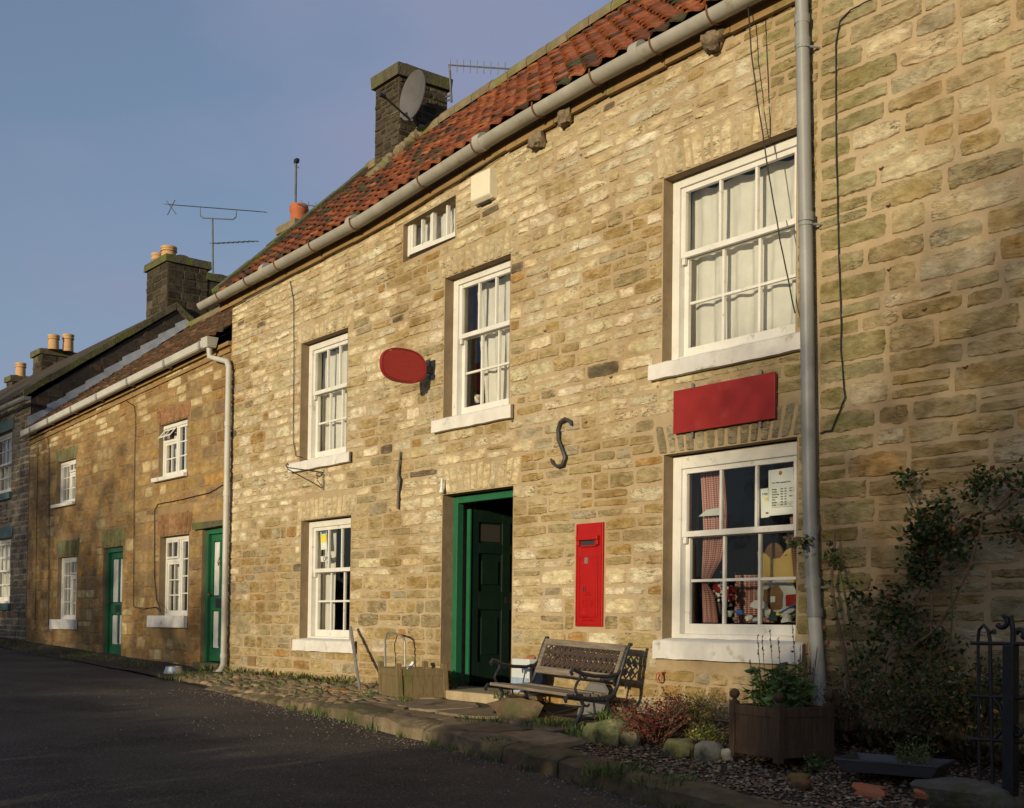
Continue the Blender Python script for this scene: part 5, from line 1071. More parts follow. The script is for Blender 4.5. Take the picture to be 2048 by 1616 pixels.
for i in range(-2, n+3):
    for sg in (1, -1):
        a = s0+(i+.5)*st; p0, p1 = (a, t0), (a+sg*H, t1)
        pts = [(fl(p0[0], p1[0], k/8), fl(p0[1], p1[1], k/8)) for k in range(9)]; pts = [p for p in pts if s0 <= p[0] <= s1]
        if len(pts) > 1: b.tube([bk(p[0], p[1], .012+.004*sg) for p in pts], .0085, 6)
for i in range(n+1):
    for j in (0, 1):
        c = (s0+(i+.5*j+.25)*st, t0+H*(.3+.4*j))
        if c[0] > s1-.02: continue
        b.tube([bk(c[0]+.022*math.cos(R_(q)), c[1]+.022*math.sin(R_(q)), .012) for q in range(0, 361, 45)], .008, 6)
        b.obox(bk(c[0], c[1], .012), (.014, 0, 0), tuple(dv*.014), tuple(nv*.006))
b.build('lattice_panel', 'castrust', bench)
b = MB(); b.tube([(-hl, .10, .24), (0, .22, .13), (hl, .10, .24)], .006, 6); b.tube([(-hl, .38, .14), (0, .22, .13), (hl, .38, .14)], .006, 6); b.build('tie_rods', 'iron', bench)
# box behind the bench
p = at(1057, 1386, -.28); bx_ = thing('paint_tub', 'white and blue printed tub with a round lid standing between the doorway and the bench', 'tub', (p[0], -.28, p[2]-.005), rz=-.12)
b = MB(); b.box(-.29, 0, 0, .2, 0, .29, jit=.004); bevel(b.build('bag_body', 'paperdim', bx_), .012)
b = MB(); b.box(-.284, -.004, -.004, .0, .01, .13); b.build('pale_blue_print', 'paleblue', bx_); b = MB(); b.box(.0, .005, .01, .19, .006, .255); b.build('navy_side', 'navy', bx_)
b = MB(); b.lathe((-.12, .1, .28), [(.045, 0), (.045, .03), (.03, .036), (0, .036)], 18, (.2, -.5, 1)); b.build('round_lid', 'terracotta', bx_, smooth=30)
# ============================================================ IRON RAILING
rl = thing('iron_railing', 'black wrought iron railing with a hooped top and scrolled gate post at the right edge', 'railing', (-3.55, -.98, .72)); O = Vector(rl.location)
def rp(u, v, y=-.98): return Vector(at(u, v, y))-O
def ring(c, r, tr, n=14, a0=0, a1=330): return [c+Vector((r*math.cos(R_(fl(a0, a1, i/n))), 0, r*math.sin(R_(fl(a0, a1, i/n))))) for i in range(n+1)]
b = MB(); h = [rp(1959, 1575), rp(1957, 1400), rp(1956, 1280), rp(1958, 1260), rp(1967, 1250), rp(1976, 1260), rp(1980, 1280), rp(1982, 1400), rp(1985, 1580)]; b.tube(h, [.008, .008, .009, .009, .009, .009, .010, .010, .010], 10); b.build('hoop', 'iron', rl, smooth=True)
for v0, v1 in ((1286, 1288), (1392, 1396), (1478, 1484)):
    b = MB(); b.tube([rp(1942, v0), rp(2050, v1), rp(2150, v1+4)], .010, 10); b.build('cross_rail', 'iron', rl, smooth=True)
b = MB(); g0, g1 = rp(2018, 1290), rp(2024, 1625); b.obox((g0+g1)/2, (.030, 0, 0), (0, .030, 0), (0, 0, (g0-g1).length/2)); o = bevel(b.build('gate_post', 'iron', rl), .004)
b = MB(); c = rp(2004, 1243); b.tube(ring(c, .030, 0, a0=-150, a1=90)+[c+Vector((.05, 0, .022)), rp(2026, 1262), rp(2026, 1300)], .014, 10); b.build('scroll', 'iron', o, smooth=True)
b = MB(); c = rp(2040, 1268); b.tube(ring(c, .022, 0, a0=200, a1=-60), .014, 10); b.build('scroll', 'iron', o, smooth=True)
b = MB(); c = rp(2035, 1462); b.tube(ring(c, .024, 0, a0=-120, a1=200), .012, 10); b.build('scroll', 'iron', o, smooth=True)
b = MB(); b.tube([rp(1988, 1396), rp(2000, 1410), rp(2008, 1440), rp(2005, 1460), rp(1990, 1478)], .010, 8); b.build('scroll', 'iron', o, smooth=True)
b = MB(); b.tube([rp(1980, 1265), rp(1988, 1262), rp(1990, 1268)], .011, 8); b.build('scroll', 'iron', rl, smooth=True)
for u in (2060, 2090, 2120): b = MB(); b.tube([rp(u, 1280), rp(u+6, 1600)], .009, 8); b.build('upright_bar', 'iron', rl, smooth=True)

# ============================================================ THINGS ON THE WALLS
t = thing('post_box', 'tall narrow red post box set into the stone wall above the bench', 'post box', (-7.70, 0, 1.57)); x0, x1, h = -.165, .175, .87
b = MB(); f = .02; b.box(x0, x1, -f, .02, 0, h)
body = bevel(b.build('box_front', 'red', t), .006)
b = MB(); 
for (a, e, z0, z1) in ((x0+.012, x0+.022, .02, h-.02), (x1-.022, x1-.012, .02, h-.02), (x0+.022, x1-.022, .02, .03)): b.box(a, e, -f-.006, -f+.001, z0, z1)
b.build('rim', 'red', body)
b = MB(); b.box(x0+.055, x1-.055, -f-.010, -f+.001, .075, .60); dr = bevel(b.build('door', 'red', t), .004)
b = MB()
for (a, e, z0, z1) in ((x0+.062, x0+.069, .085, .59), (x1-.069, x1-.062, .085, .59), (x0+.069, x1-.069, .085, .092), (x0+.069, x1-.069, .583, .59)): b.box(a, e, -f-.015, -f-.0095, z0, z1)
b.build('door_moulding', 'red', dr)
b = MB(); b.box(x0+.035, x1-.035, -f-.035, -f+.001, .725, .76); b.box(x0+.035, x0+.07, -f-.028, -f+.001, .68, .7249); b.box(x1-.07, x1-.035, -f-.028, -f+.001, .68, .7249); b.box(x0+.0701, x1-.0701, -f-.018, -f+.001, .668, .682); bevel(b.build('slot_hood', 'red', t), .005)
b = MB(); b.box(x0+.0702, x1-.0702, -f-.004, -f+.002, .683, .7248); b.build('posting_slot', 'ink', t)
b = MB(); b.box(-.035, .005, -f-.013, -f-.009, .53, .58); b.build('collection_plate', 'galv', dr)
b = MB(); b.box(-.055, -.04, -f-.014, -f-.009, .30, .335); b.tube([(-.048, -f-.012, .30), (-.048, -f-.014, .29), (-.02, -f-.014, .29), (-.02, -f-.014, .34)], .002, 5); b.build('keyhole', 'ink', dr)
b = MB(); b.lathe((-.045, -f-.008, .105), [(.030, 0), (.028, .006), (.01, .012), (0, .012)], 14, (0, -1, 0)); b.build('door_pull', 'red', dr, smooth=True)
text(dr, 'G R', .012, -f-.0102, .16, .10, 'red', depth=.003, align='CENTER', name='cypher')
b = MB()
for k in range(5): b.lathe((-.018+.015*k, -f-.011, .275+.008*(2-abs(k-2))), [(.008, 0), (.006, .004), (0, .005)], 8, (0, -1, 0))
b.tube([(-.024, -f-.012, .262), (.012, -f-.013, .268), (.048, -f-.012, .262)], .004, 6); b.tube([(.012, -f-.012, .285), (.012, -f-.012, .305)], .003, 6); b.build('crown', 'red', dr)
text(t, 'POST OFFICE', .01, -f-.0005, .042, .028, 'red', depth=.003, align='CENTER')
p0, p1 = at(1347, 790, -.05), at(1550, 742, -.05); x0, x1, z0, z1 = p0[0], p1[0], at(1347, 868, -.05)[2], p0[2]
t = thing('red_sign_board', 'plain red rectangular sign board above the shop window', 'sign', (x0, -.03, z0)); b = MB(); b.box(0, x1-x0, -.022, 0, 0, z1-z0+.03); bevel(b.build('board', 'redsign', t), .003)
for q in (.18, .85): b = MB(); b.box(q-.012, q+.012, .0005, .006, -.045, z1-z0+.07); b.build('fixing_strap', 'galv', t)
# oval hanging sign
o0 = atx(810, 733, -10.09); t = thing('oval_sign', 'projecting oval sign with a blank dark red face between the upper windows', 'sign', (-10.09, o0[1]-.02, 4.10)); b = MB(); n = 40; ov = []
ry, rz_ = .262, .168
for i in range(n):
    a = 2*math.pi*i/n; ov.append((math.copysign(abs(math.cos(a))**.75, math.cos(a))*ry, math.copysign(abs(math.sin(a))**.85, math.sin(a))*rz_))
def ovm(b, k0, k1, xa, xb):
    vs = [(xa, y*k0, z*k0) for y, z in ov]+[(xb, y*k1, z*k1) for y, z in ov]; b.add(vs, [(i, (i+1) % n, n+(i+1) % n, n+i) for i in range(n)])
b.add([(.018, y*.93, z*.9) for y, z in ov], [tuple(range(n))]); b.add([(-.018, y*.93, z*.9) for y, z in ov], [tuple(range(n-1, -1, -1))]); b.build('sign_face', 'ovalred', t)
b = MB(); ovm(b, 1, 1, -.02, .02); ovm(b, 1, .925, .02, .0185); ovm(b, .925, 1, -.0185, -.02); b.build('rim', 'redsign', t, smooth=40)
b = MB(); yw = -t.location[1]; b.box(-.02, .02, ry, yw-.001, -.035, .035); b.box(-.05, .05, yw-.012, yw-.0011, -.10, .10); b.build('wall_bracket', 'iron', t)
# S shaped tie
b = MB(); b.tube([at(u, v, -.035) for u, v in ((1143, 850), (1140, 842), (1130, 838), (1120, 845), (1116, 860), (1117, 880), (1123, 895), (1130, 915), (1125, 930), (1115, 933), (1106, 927), (1102, 918))], [.012, .016, .018, .018, .018, .018, .018, .018, .018, .017, .014, .010], 8)
tag(b.build('wall_tie', 'stain', smooth=True), 'S shaped iron wall tie on the stonework above the post box', 'wall tie')
b = MB(); b.tube([at(u, v, -.03) for u, v in ((801, 903), (797, 950), (800, 960), (797, 985), (796, 1018))], [.010, .014, .020, .014, .016], 7)
tag(b.build('wall_tie', 'stain', smooth=True), 'straight upright iron bar tie left of the green doorway', 'wall tie')
# scroll bracket
t = thing('sign_bracket', 'small empty wrought iron scroll bracket under the upper left window', 'bracket', at(646, 950, -.02)); O = Vector(t.location); X = O[0]
b = MB(); b.tube([(0, .01, .06), (0, .01, -.17)], .008, 6); b.tube([(0, 0, .03), (0, -.45, .045), (0, -.47, .07), (0, -.455, .09), (0, -.435, .075)], .007, 6); b.tube([(0, -.45, .03), (0, -.3, -.03), (0, -.12, -.10), (0, -.01, -.15)], .006, 6)
b.tube([(0, -.05+.035*math.cos(R_(q)), -.0+.02*math.sin(R_(q))) for q in range(0, 330, 40)], .005, 6); b.build('ironwork', 'iron', t, smooth=True)
# alarm box
p0 = at(940, 405, -.1); p1 = at(968, 385, -.1); zt_, zb_ = at(955, 363, -.1)[2], at(950, 405, -.1)[2]
t = thing('alarm_box', 'cream alarm box fixed to the wall just under the gutter', 'alarm box', (p0[0], 0, zb_)); w_ = .30; h = .27
b = MB(); b.add([(x, y, z) for x in (0, w_) for (y, z) in ((-.003, 0), (-.06, -.0), (-.10, .03), (-.10, h), (-.003, h+.01))], [(4, 3, 2, 1, 0), (5, 6, 7, 8, 9), (0, 1, 6, 5), (1, 2, 7, 6), (2, 3, 8, 7), (3, 4, 9, 8)]); bevel(b.build('cover', 'cream', t), .012)
b = MB(); b.box(.07, w_-.07, -.06, -.02, -.012, .002); b.build('lamp', 'stain', t)
# nests
for i, (u, v, y, s, lb_) in enumerate(((1425, 84, -.06, .075, 'mud bird nest nearest the top of the grey downpipe'), (1130, 236, -.05, .07, 'mud bird nest in the middle of the eaves'), (1075, 284, -.05, .075, 'crumbling mud bird nest left of the middle one under the eaves'))):
    b = MB(); b.rock((0, 0, 0), s*1.2, s*.8, s, i*4+2, 16, 10, .5); o = b.build('bird_nest', 'nest', smooth=True); q = at(u, v, y); o.location = (q[0], y, q[2]+.01); tag(o, lb_, 'nest')
# ring
b = MB(); c = Vector(at(1318, 1355, -.05)); b.tube([c+Vector((.033*math.cos(R_(a)), 0, .038*math.sin(R_(a)))) for a in range(0, 361, 30)], .006, 7); b.tube([c+Vector((.03, .05, .04)), c+Vector((.033, -.01, .04)), c+Vector((.036, -.01, -.01))], .009, 7)
tag(b.build('tethering_ring', 'terracotta', smooth=True), 'rusty and white iron tethering ring on the wall right of the bench', 'ring')
# air brick
b = MB(); p0, p1 = at(497, 1313, -.0), at(512, 1331, 0); 
for k in range(7): z = fl(p1[2], p0[2], k/7); b.box(p0[0], p1[0], -.016, .0, z, z+.011)
b.box(p0[0]-.01, p1[0]+.01, -.008, .002, p1[2]-.01, p0[2]+.01); tag(b.build('air_vent', 'mortar_far'), 'square louvred air vent low in the wall beside the pale pipe', 'vent')
b = MB(); q = at(883, 985, -.06); b.tube([q, (q[0], q[1], q[2]+.05)], [.022, .012], 10); b.tube([(q[0], q[1], q[2]+.05), (q[0], q[1], q[2]+.13), (q[0], 0, q[2]+.13)], .010, 8); tag(b.build('door_bell', 'paper', smooth=True), 'little white lamp fitting at the top left corner of the doorway', 'lamp')
for (u, v) in ((1762, 338), (1776, 412), (1778, 540), (1848, 620), (1930, 735), (1025, 842), (1222, 755), (1172, 845), (1090, 662)):
    b = MB(); q = Vector(at(u, v, -.004)); b.tube([q+Vector((0, .02, 0)), q+Vector((0, -.015, 0)), q+Vector((.018, -.018, -.004)), q+Vector((.026, -.014, .008))], .0045, 5); b.tube([q+Vector((-.012, -.006, .004)), q+Vector((.006, -.008, -.010))], .004, 5)
    o = b.build('wall_hook', 'rust'); tag(o, 'tiny rusty iron hook left sticking out of the stone wall', 'hook', 'rusty hooks left in the walls')
# cables
def cable(label, pts, y=-.012, r=.005, m='cable', sag=0.):
    b = MB(); q = [Vector(at(*p[:2], p[2] if len(p) > 2 else y)) for p in pts]; pp = []
    for i in range(len(q)-1):
        n = 5
        for k in range(n): pp.append(q[i].lerp(q[i+1], k/n)+Vector((rnd.uniform(-.003, .003), 0, rnd.uniform(-.003, .003)-sag*math.sin(math.pi*k/n))))
    b.tube(pp+[q[-1]], r, 6); return tag(b.build('cable', m), label, 'cable')
cable('black wire slanting across the upper sash window next to the downpipe', [(1494, -10, -.14), (1505, 130, -.14), (1530, 300, -.12), (1560, 480, -.11), (1590, 626, -.10)], r=.005)
cable('black cable clipped up the right hand wall beyond the downpipe', [(1745, -2, -.02), (1700, 20, -.02), (1680, 42, -.02), (1671, 90, -.02), (1673, 330), (1677, 480), (1682, 640), (1681, 700), (1690, 795), (1663, 860), (1640, 866)], y=-.022, r=.0055)
cable('thin cable dropping to the upper left window of the honey stone house', [(580, 562), (587, 600), (588, 700), (586, 880), (592, 912), (605, 915)], y=-.02)
cable('grey cable strung along the eaves under the big gutter', [(470, 612, -.05), (640, 510, -.05), (830, 405, -.05), (940, 345, -.05), (1090, 240, -.05), (1280, 130, -.05), (1500, 20, -.05)], r=.004, sag=.015, m='galv')
cable('thin wire beside the black one above the upper window', [(1530, 30), (1540, 240), (1540, 290)], r=.003)
cable('cable running down the cottage wall between the door and the open window', [(250, 800), (268, 812), (271, 830), (268, 1000), (267, 1214), (285, 1218), (312, 1214), (322, 1225)], y=-.02, r=.006)
cable('cable crossing the cottage wall below the open window', [(448, 968), (420, 985), (350, 1002), (316, 1008), (309, 1020), (309, 1150), (313, 1200), (322, 1222)], y=-.02, r=.006)
cable('cable down the far end of the cottage nearest the tall house', [(76, 885), (74, 1000), (70, 1250)], y=-.02, r=.006)
cable('cable left of the far cottage windows', [(95, 872), (98, 900), (98, 1060), (97, 1250)], y=-.02, r=.006)
# satellite dish
dc = Vector(atx(824, 190, -13.30)); t = thing('satellite_dish', 'grey oval satellite dish bracketed to the big chimney', 'satellite dish', tuple(dc)); nv = Vector((.02, -.97, .10)).normalized(); ax = Vector((1, 0, 0))-nv*nv.x; ax = ax.normalized(); az_ = nv.cross(ax)*-1
b = MB(); vs = []; fs = []; nr, n = 7, 32
for i in range(nr+1):
    for j in range(n): a = 2*math.pi*j/n; r = i/nr; vs.append(ax*(.285*r*math.cos(a))+az_*(.335*r*math.sin(a))-nv*(.07*(1-r*r)))
m = len(vs); vs += [v-nv*.012 for v in vs]
for i in range(nr):
    for j in range(n): q = (i*n+j, (i+1)*n+j, (i+1)*n+(j+1) % n, i*n+(j+1) % n); fs.append(q); fs.append(tuple(k+m for k in q[::-1]))
for j in range(n): fs.append((nr*n+j, nr*n+(j+1) % n, m+nr*n+(j+1) % n, m+nr*n+j))
b.add(vs, fs); b.build('dish', 'dish', t, smooth=60)
b = MB(); low = az_*(-.33 if az_.z > 0 else .33); tip = low*.55+nv*.42; b.tube([low, tip], .014, 8); b.tube([tip-nv*.02, tip+nv*.06], .03, 10); b.build('feed_arm', 'iron', t)
b = MB(); b.tube([-nv*.08, (-.2, .12, -.02), (-.36, .16, -.04)], .02, 8); b.box(-.385, -.365, .06, .26, -.16, .1); b.build('wall_mount', 'galv', t)
# aerials
def aerial(label, base, top, booms, y, r=.02, x=None):
    A = (lambda u, v: Vector(at(u, v, y))); p0 = A(*base); t = thing('tv_aerial', label, 'aerial', tuple(p0)); b = MB(); b.tube([Vector((0, 0, 0)), A(*top)-p0], r, 8); b.build('mast', 'alu', t, smooth=True)
    for (a, c, n, eh, ev) in booms:
        q0, q1 = A(*a)-p0, A(*c)-p0; b = MB(); b.tube([q0, q1], .010, 6); d = (q1-q0)
        for i in range(n):
            q = q0+d*((i+.3)/n); e = Vector((0, 0, eh)) if ev else Vector((0, eh, eh*.12)); b.tube([q-e, q+e], .006, 5)
        b.build('boom', 'alu', t)
    return t, A, p0
t, A, p0 = aerial('large television aerial with two booms on the chimney of the tall far house', (426, 545), (425, 436), [((338, 409), (530, 424), 15, .16, False), ((426, 487), (515, 482), 9, .12, False)], 3.85)
b = MB(); b.tube([A(400, 414)-p0, A(401, 432)-p0, A(406, 436)-p0, A(466, 439)-p0, A(472, 434)-p0, A(473, 420)-p0], .012, 6)
b.build('cradle', 'alu', t); b = MB()
for q in ((333, 402, 352, 428), (350, 400, 335, 430)): b.tube([A(q[0], q[1])-p0, A(q[2], q[3])-p0], .010, 5)
b.build('reflector', 'alu', t)
t, A, p0 = aerial('bare aerial mast beside the red chimney pot behind the roof', (590, 478), (592, 325), [((586, 407), (655, 415), 5, .07, True)], 3.3, r=.022)
b = MB(); q = A(593, 322)-p0; b.obox(q, (.05, 0, 0), (0, .03, 0), (0, 0, .035)); b.tube([q, q+Vector((.10, 0, -.01))], .01, 5); b.build('clamp', 'iron', t); b = MB(); b.tube([q+Vector((0, 0, -.12)), q+Vector((.07, 0, -.125)), q+Vector((.10, 0, -.16))], .005, 5); b.build('loose_wire', 'iron', t)
t, A, p0 = aerial('small television aerial bracketed to the right side of the big chimney', (903, 204), (899, 130), [((897, 130), (1020, 138), 9, .085, True)], 2.62, r=.016)
b = MB(); q = A(902, 190)-p0; b.tube([q, q+Vector((-.22, -.05, 0))], .015, 6); b.tube([q+Vector((0, 0, -.06)), q+Vector((-.22, -.05, -.06))], .012, 6); b.build('bracket', 'alu', t)

# ============================================================ THINGS IN THE WINDOWS
def card(name, label, cat, us, y, m, th=.004, th_dir=1):
    b = MB(); p = [at(u, v, y) for u, v in us]; n = len(p); b.add(p+[(q[0], q[1]+th, q[2]) for q in p], [tuple(range(n)), tuple(range(2*n-1, n-1, -1))]+[(i, i+n, (i+1) % n+n, (i+1) % n) for i in range(n)])
    o = b.build(name, m); return tag(o, label, cat)
yb = .165
pp = [(1537, 1032), (1590, 1027), (1586, 934), (1537, 941)]; card('opening_hours_poster', 'white opening hours poster in the top right pane of the shop window', 'poster', pp, yb, 'paper')
o = bpy.data.objects['opening_hours_poster']; x0, z1 = at(1540, 945, yb)[0], at(1540, 952, yb)[2]
text(o, 'Post Office opening hours', x0+.02, yb-.002, z1-.06, .0165, 'ink')
for i, dname in enumerate(('', 'Monday', 'Tuesday', 'Wednesday', 'Thursday', 'Friday', 'Saturday', 'Sunday')):
    z = z1-.088-i*.019
    if dname: text(o, dname, x0+.02, yb-.002, z, .014, 'ink'); text(o, '9.00 - 1.00', x0+.10, yb-.002, z, .013, 'ink')
    if i in (1, 2, 4): text(o, '2.00 - 5.30', x0+.18, yb-.002, z, .013, 'ink')
b = MB(); q = at(1561, 946, yb-.002); b.lathe((q[0], q[1], q[2]), [(.016, 0), (.016, .0015), (0, .0015)], 16, (0, -1, 0)); b.build('round_emblem', 'terracotta', o)
b = MB()
for i in range(4): z = at(1540, 1008, yb)[2]-i*.010; b.box(x0+.02, x0+.24-.04*(i == 2), yb-.002, yb-.001, z, z+.003)
b.build('small_print', 'galv', o)
card('parcel_poster', 'smaller notice with a yellow spot left of the opening hours poster', 'poster', [(1522, 1036), (1538, 1034), (1536, 976), (1521, 978)], yb+.004, 'paper'); o = bpy.data.objects['parcel_poster']
b = MB(); q = at(1534, 999, yb+.002); b.box(q[0]-.016, q[0]+.012, q[1]-.001, q[1], q[2]-.012, q[2]+.014); b.build('yellow_spot', 'yellow', o)
b = MB(); q = at(1534, 1026, yb+.002); b.box(q[0]-.012, q[0]+.016, q[1]-.001, q[1], q[2]-.006, q[2]+.006); b.build('red_mark', 'redsign', o)
q = at(1524, 990, yb+.002); text(o, '5 days', q[0], q[1], q[2], .022, 'ink')
def gcurt(label, rows, y, win=None):       # rows of (u_left, u_right, v)
    b = MB(); me_v = []; uv = []; nr = len(rows); nx = 30; sub = 6; R2 = []
    for i in range(nr-1):
        for k in range(sub): t = k/sub; R2.append([fl(rows[i][j], rows[i+1][j], t) for j in range(3)])
    R2.append(list(rows[-1])); fs = []
    for i, (ul, ur, v) in enumerate(R2):
        P0, P1 = Vector(at(ul, v, y)), Vector(at(ur, v, y))
        for j in range(nx+1):
            p = P0.lerp(P1, j/nx); me_v.append((p[0], y+.014*math.sin(j*1.25+.4*math.sin(i*.2)), p[2])); uv.append((j/nx*.34*62, p[2]*62))
    for i in range(len(R2)-1):
        for j in range(nx): fs.append((i*(nx+1)+j, i*(nx+1)+j+1, (i+1)*(nx+1)+j+1, (i+1)*(nx+1)+j))
    b.add(me_v, fs); o = b.build('gingham_curtain', 'gingham', smooth=80); u_ = o.data.uv_layers.new(name='UVMap')
    for l_ in o.data.loops: u_.data[l_.index].uv = uv[l_.vertex_index]
    return tag(o, label, 'curtain')
gcurt('red gingham curtain gathered down the left side of the shop window', [(1400, 1448, 930), (1403, 1452, 1000), (1406, 1455, 1060), (1405, 1444, 1120), (1404, 1420, 1160)], .26)
gcurt('tail of red gingham below the tie back at the bottom left of the shop window', [(1404, 1412, 1162), (1404, 1428, 1190), (1405, 1436, 1245)], .25)
gcurt('strip of red gingham curtain at the right edge of the shop window', [(1570, 1605, 905), (1575, 1606, 960), (1582, 1606, 1080), (1590, 1607, 1160)], .26)
gcurt('low red gingham pelmet across the back of the shop window display', [(1470, 1612, 1150), (1468, 1612, 1245)], .52)
b = MB(); b.box(WB[0]+.02, WB[1]-.02, .20, .62, 1.44, 1.50); tag(bevel(b.build('display_shelf', 'browncard'), .004), 'low display shelf inside the shop window', 'shelf')
card('green_leaflet', 'pale green leaflet lying at the bottom of the upper left shop window pane', 'leaflet', [(1397, 1033), (1445, 1030), (1437, 1015), (1412, 1020)], .2, 'paperdim')
card('yellow_card_holder', 'yellow cardboard holder with a round brown top behind the shop window', 'box', [(1520, 1175), (1588, 1165), (1582, 1096), (1572, 1100), (1560, 1116), (1542, 1118), (1532, 1108), (1515, 1103)], .40, 'card', th=.05)
b = MB(); q = at(1547, 1108, .43); b.lathe((q[0], q[1]+.02, q[2]), [(.085, 0), (.085, .02), (0, .02)], 24, (0, -1, 0)); tag(b.build('brown_disc', 'browncard'), 'round brown card disc standing in the yellow cardboard holder', 'disc')
t = thing('printed_cushion', 'cream cushion printed with a brown bear shape propped in the shop window', 'cushion', at(1555, 1205, .42)); b = MB(); b.rock((0, 0, .02), .19, .06, .15, 3, 18, 12, .15); b.build('cover', 'paperdim', t, smooth=True)
b = MB(); b.rock((0.0, -.045, .03), .10, .03, .09, 5, 16, 10, .3); b.build('brown_print', 'browncard', t, smooth=True)
b = MB(); b.box(.0, .045, -.082, -.078, .0, .045); b.build('price_tag', 'paper', t)
card('white_shell_tray', 'white rounded card tray low in the middle of the shop window', 'tray', [(1500, 1214), (1534, 1222), (1531, 1206), (1520, 1200), (1508, 1201), (1501, 1207)], .28, 'paper', th=.02)
card('red_packet', 'small bright red square packet at the right of the shop window', 'packet', [(1572, 1213), (1592, 1212), (1591, 1188), (1571, 1190)], .30, 'redsign', th=.02)
b = MB(); b.tube([at(1558, 1227, .26), at(1596, 1205, .26)], .007, 8); tag(b.build('blue_wand', 'blue'), 'blue stick toy lying across the right end of the shop window', 'toy')
for i, (u, v, s, m, lb_) in enumerate(((1480, 1225, .035, 'blue', 'blue wrapped sweet packet behind the left muntin of the shop window'), (1497, 1236, .03, 'paper', 'small white folded card in the shop window display'), (1512, 1240, .03, 'paperdim', 'grey paper bag lowest in the middle shop window pane'), (1530, 1226, .05, 'paperdim', 'crumpled pale wrapper next to the white card tray'), (1548, 1236, .04, 'leafy', 'dark green toy under the bear cushion'), (1575, 1238, .05, 'paperdim', 'pale cellophane bag at the lower right of the shop window'), (1470, 1238, .025, 'galv', 'grey trinket beside the china bowl'), (1560, 1228, .025, 'yellow', 'yellow trinket next to the blue stick toy'))):
    M_.setdefault('leafy', mat('dark green felt', (.03, .07, .05), rough=.9)); b = MB(); b.rock((0, 0, 0), s, s*.7, s*.6, i+3, 10, 7, .7, rz=i); o = b.build('trinket', m, smooth=35); o.location = at(u, v, .27); tag(o, lb_, 'trinket')
t = thing('flower_vase', 'red and white flowers in a blue grey jug inside the shop window', 'vase', at(1432, 1235, .32)); O = Vector(t.location); b = MB(); b.lathe((0, 0, 0), [(.035, 0), (.05, .04), (.045, .10), (.025, .14), (.032, .17)], 16); b.build('jug', 'slate', t, smooth=True)
b = MB(); lb = MB()
for k in range(46): q = Vector(at(1441+rnd.gauss(0, 12), 1185+rnd.gauss(0, 14), .30))-O; b.rock(q, .011, .011, .011, k); 
b.build('white_flowers', 'paper', t, smooth=True)
b = MB()
for (u, v) in ((1432, 1172), (1438, 1180), (1455, 1188), (1463, 1178), (1450, 1170), (1462, 1195)): q = Vector(at(u, v, .30))-O; b.rock(q, .026, .02, .026, u, amp=.8)
b.build('red_flowers', 'redsign', t, smooth=True)
for k in range(150): q = Vector(at(1437+rnd.gauss(0, 16), 1185+rnd.gauss(0, 18), .33))-O; leaf(lb, q, (rnd.uniform(-1, 1), rnd.uniform(-1, 1), rnd.uniform(-1, 1)), .035, (.02, .045, .02), .5)
lb.build('foliage', 'leaf', t, vc=True)
b = MB(); b.lathe((0, 0, 0), [(.02, 0), (.024, .005), (.048, .045), (.05, .048), (.045, .045), (.02, .01), (0, .01)], 18, capt=False); o = b.build('china_bowl', 'paper', smooth=35); o.location = at(1457, 1234, .25); tag(o, 'small white china bowl at the foot of the flower jug', 'bowl')
card('yellow_notice', 'narrow yellow and white notice in the top left pane of the lower left window', 'notice', [(642, 1100), (654, 1098), (653, 1061), (641, 1064)], .165, 'paper'); o = bpy.data.objects['yellow_notice']
b = MB(); p, q = at(642, 1085, .163), at(653, 1068, .163); b.box(p[0], q[0], .161, .163, p[2], q[2]); b.build('yellow_panel', 'yellow', o)
b = MB(); p, q = at(643, 1068, .163), at(652, 1065, .163); b.box(p[0], q[0], .161, .163, p[2], q[2]+.02); b.build('blue_heading', 'blue', o)
card('open_sign', 'white OPEN sign at the bottom of the same pane as the yellow notice', 'sign', [(642, 1124), (663, 1121), (662, 1110), (641, 1113)], .168, 'paper'); o = bpy.data.objects['open_sign']; q = at(646, 1122, .165); text(o, 'OPEN', q[0], q[1], q[2], .075, 'ink')
b = MB(); b.lathe((0, 0, 0), [(.03, 0), (.05, .03), (.055, .07), (.045, .10), (.05, .11)], 14); o = b.build('painted_pot', 'potpaint', smooth=True); o.scale = (.7, .7, .7); o.location = at(956, 806, .22); tag(o, 'small colourful painted pot on the inner sill of the window above the doorway', 'pot')
# poster on the open door
b = MB(); LF = lambda s, z, t=.0075: DP(s, t, z)
def leafcard(name, s0, s1, z0, z1, m, t=.0075): b = MB(); b.add([LF(s0, z0, t), LF(s1, z0, t), LF(s1, z1, t), LF(s0, z1, t)], [(0, 1, 2, 3)]); return b.build(name, m)
zz = DR[2]+.05+1.40; po = leafcard('door_poster', .17, .31, zz+.03, zz+.24, 'ink'); tag(po, 'small dark poster with white lettering on the open green door', 'poster')
for i, s_ in enumerate(('A story', 'about', 'the village')): p = DP(.18, .010, zz+.20-i*.035); text(po, s_, p[0], p[1], p[2], .028, 'paperdim', rz=87)

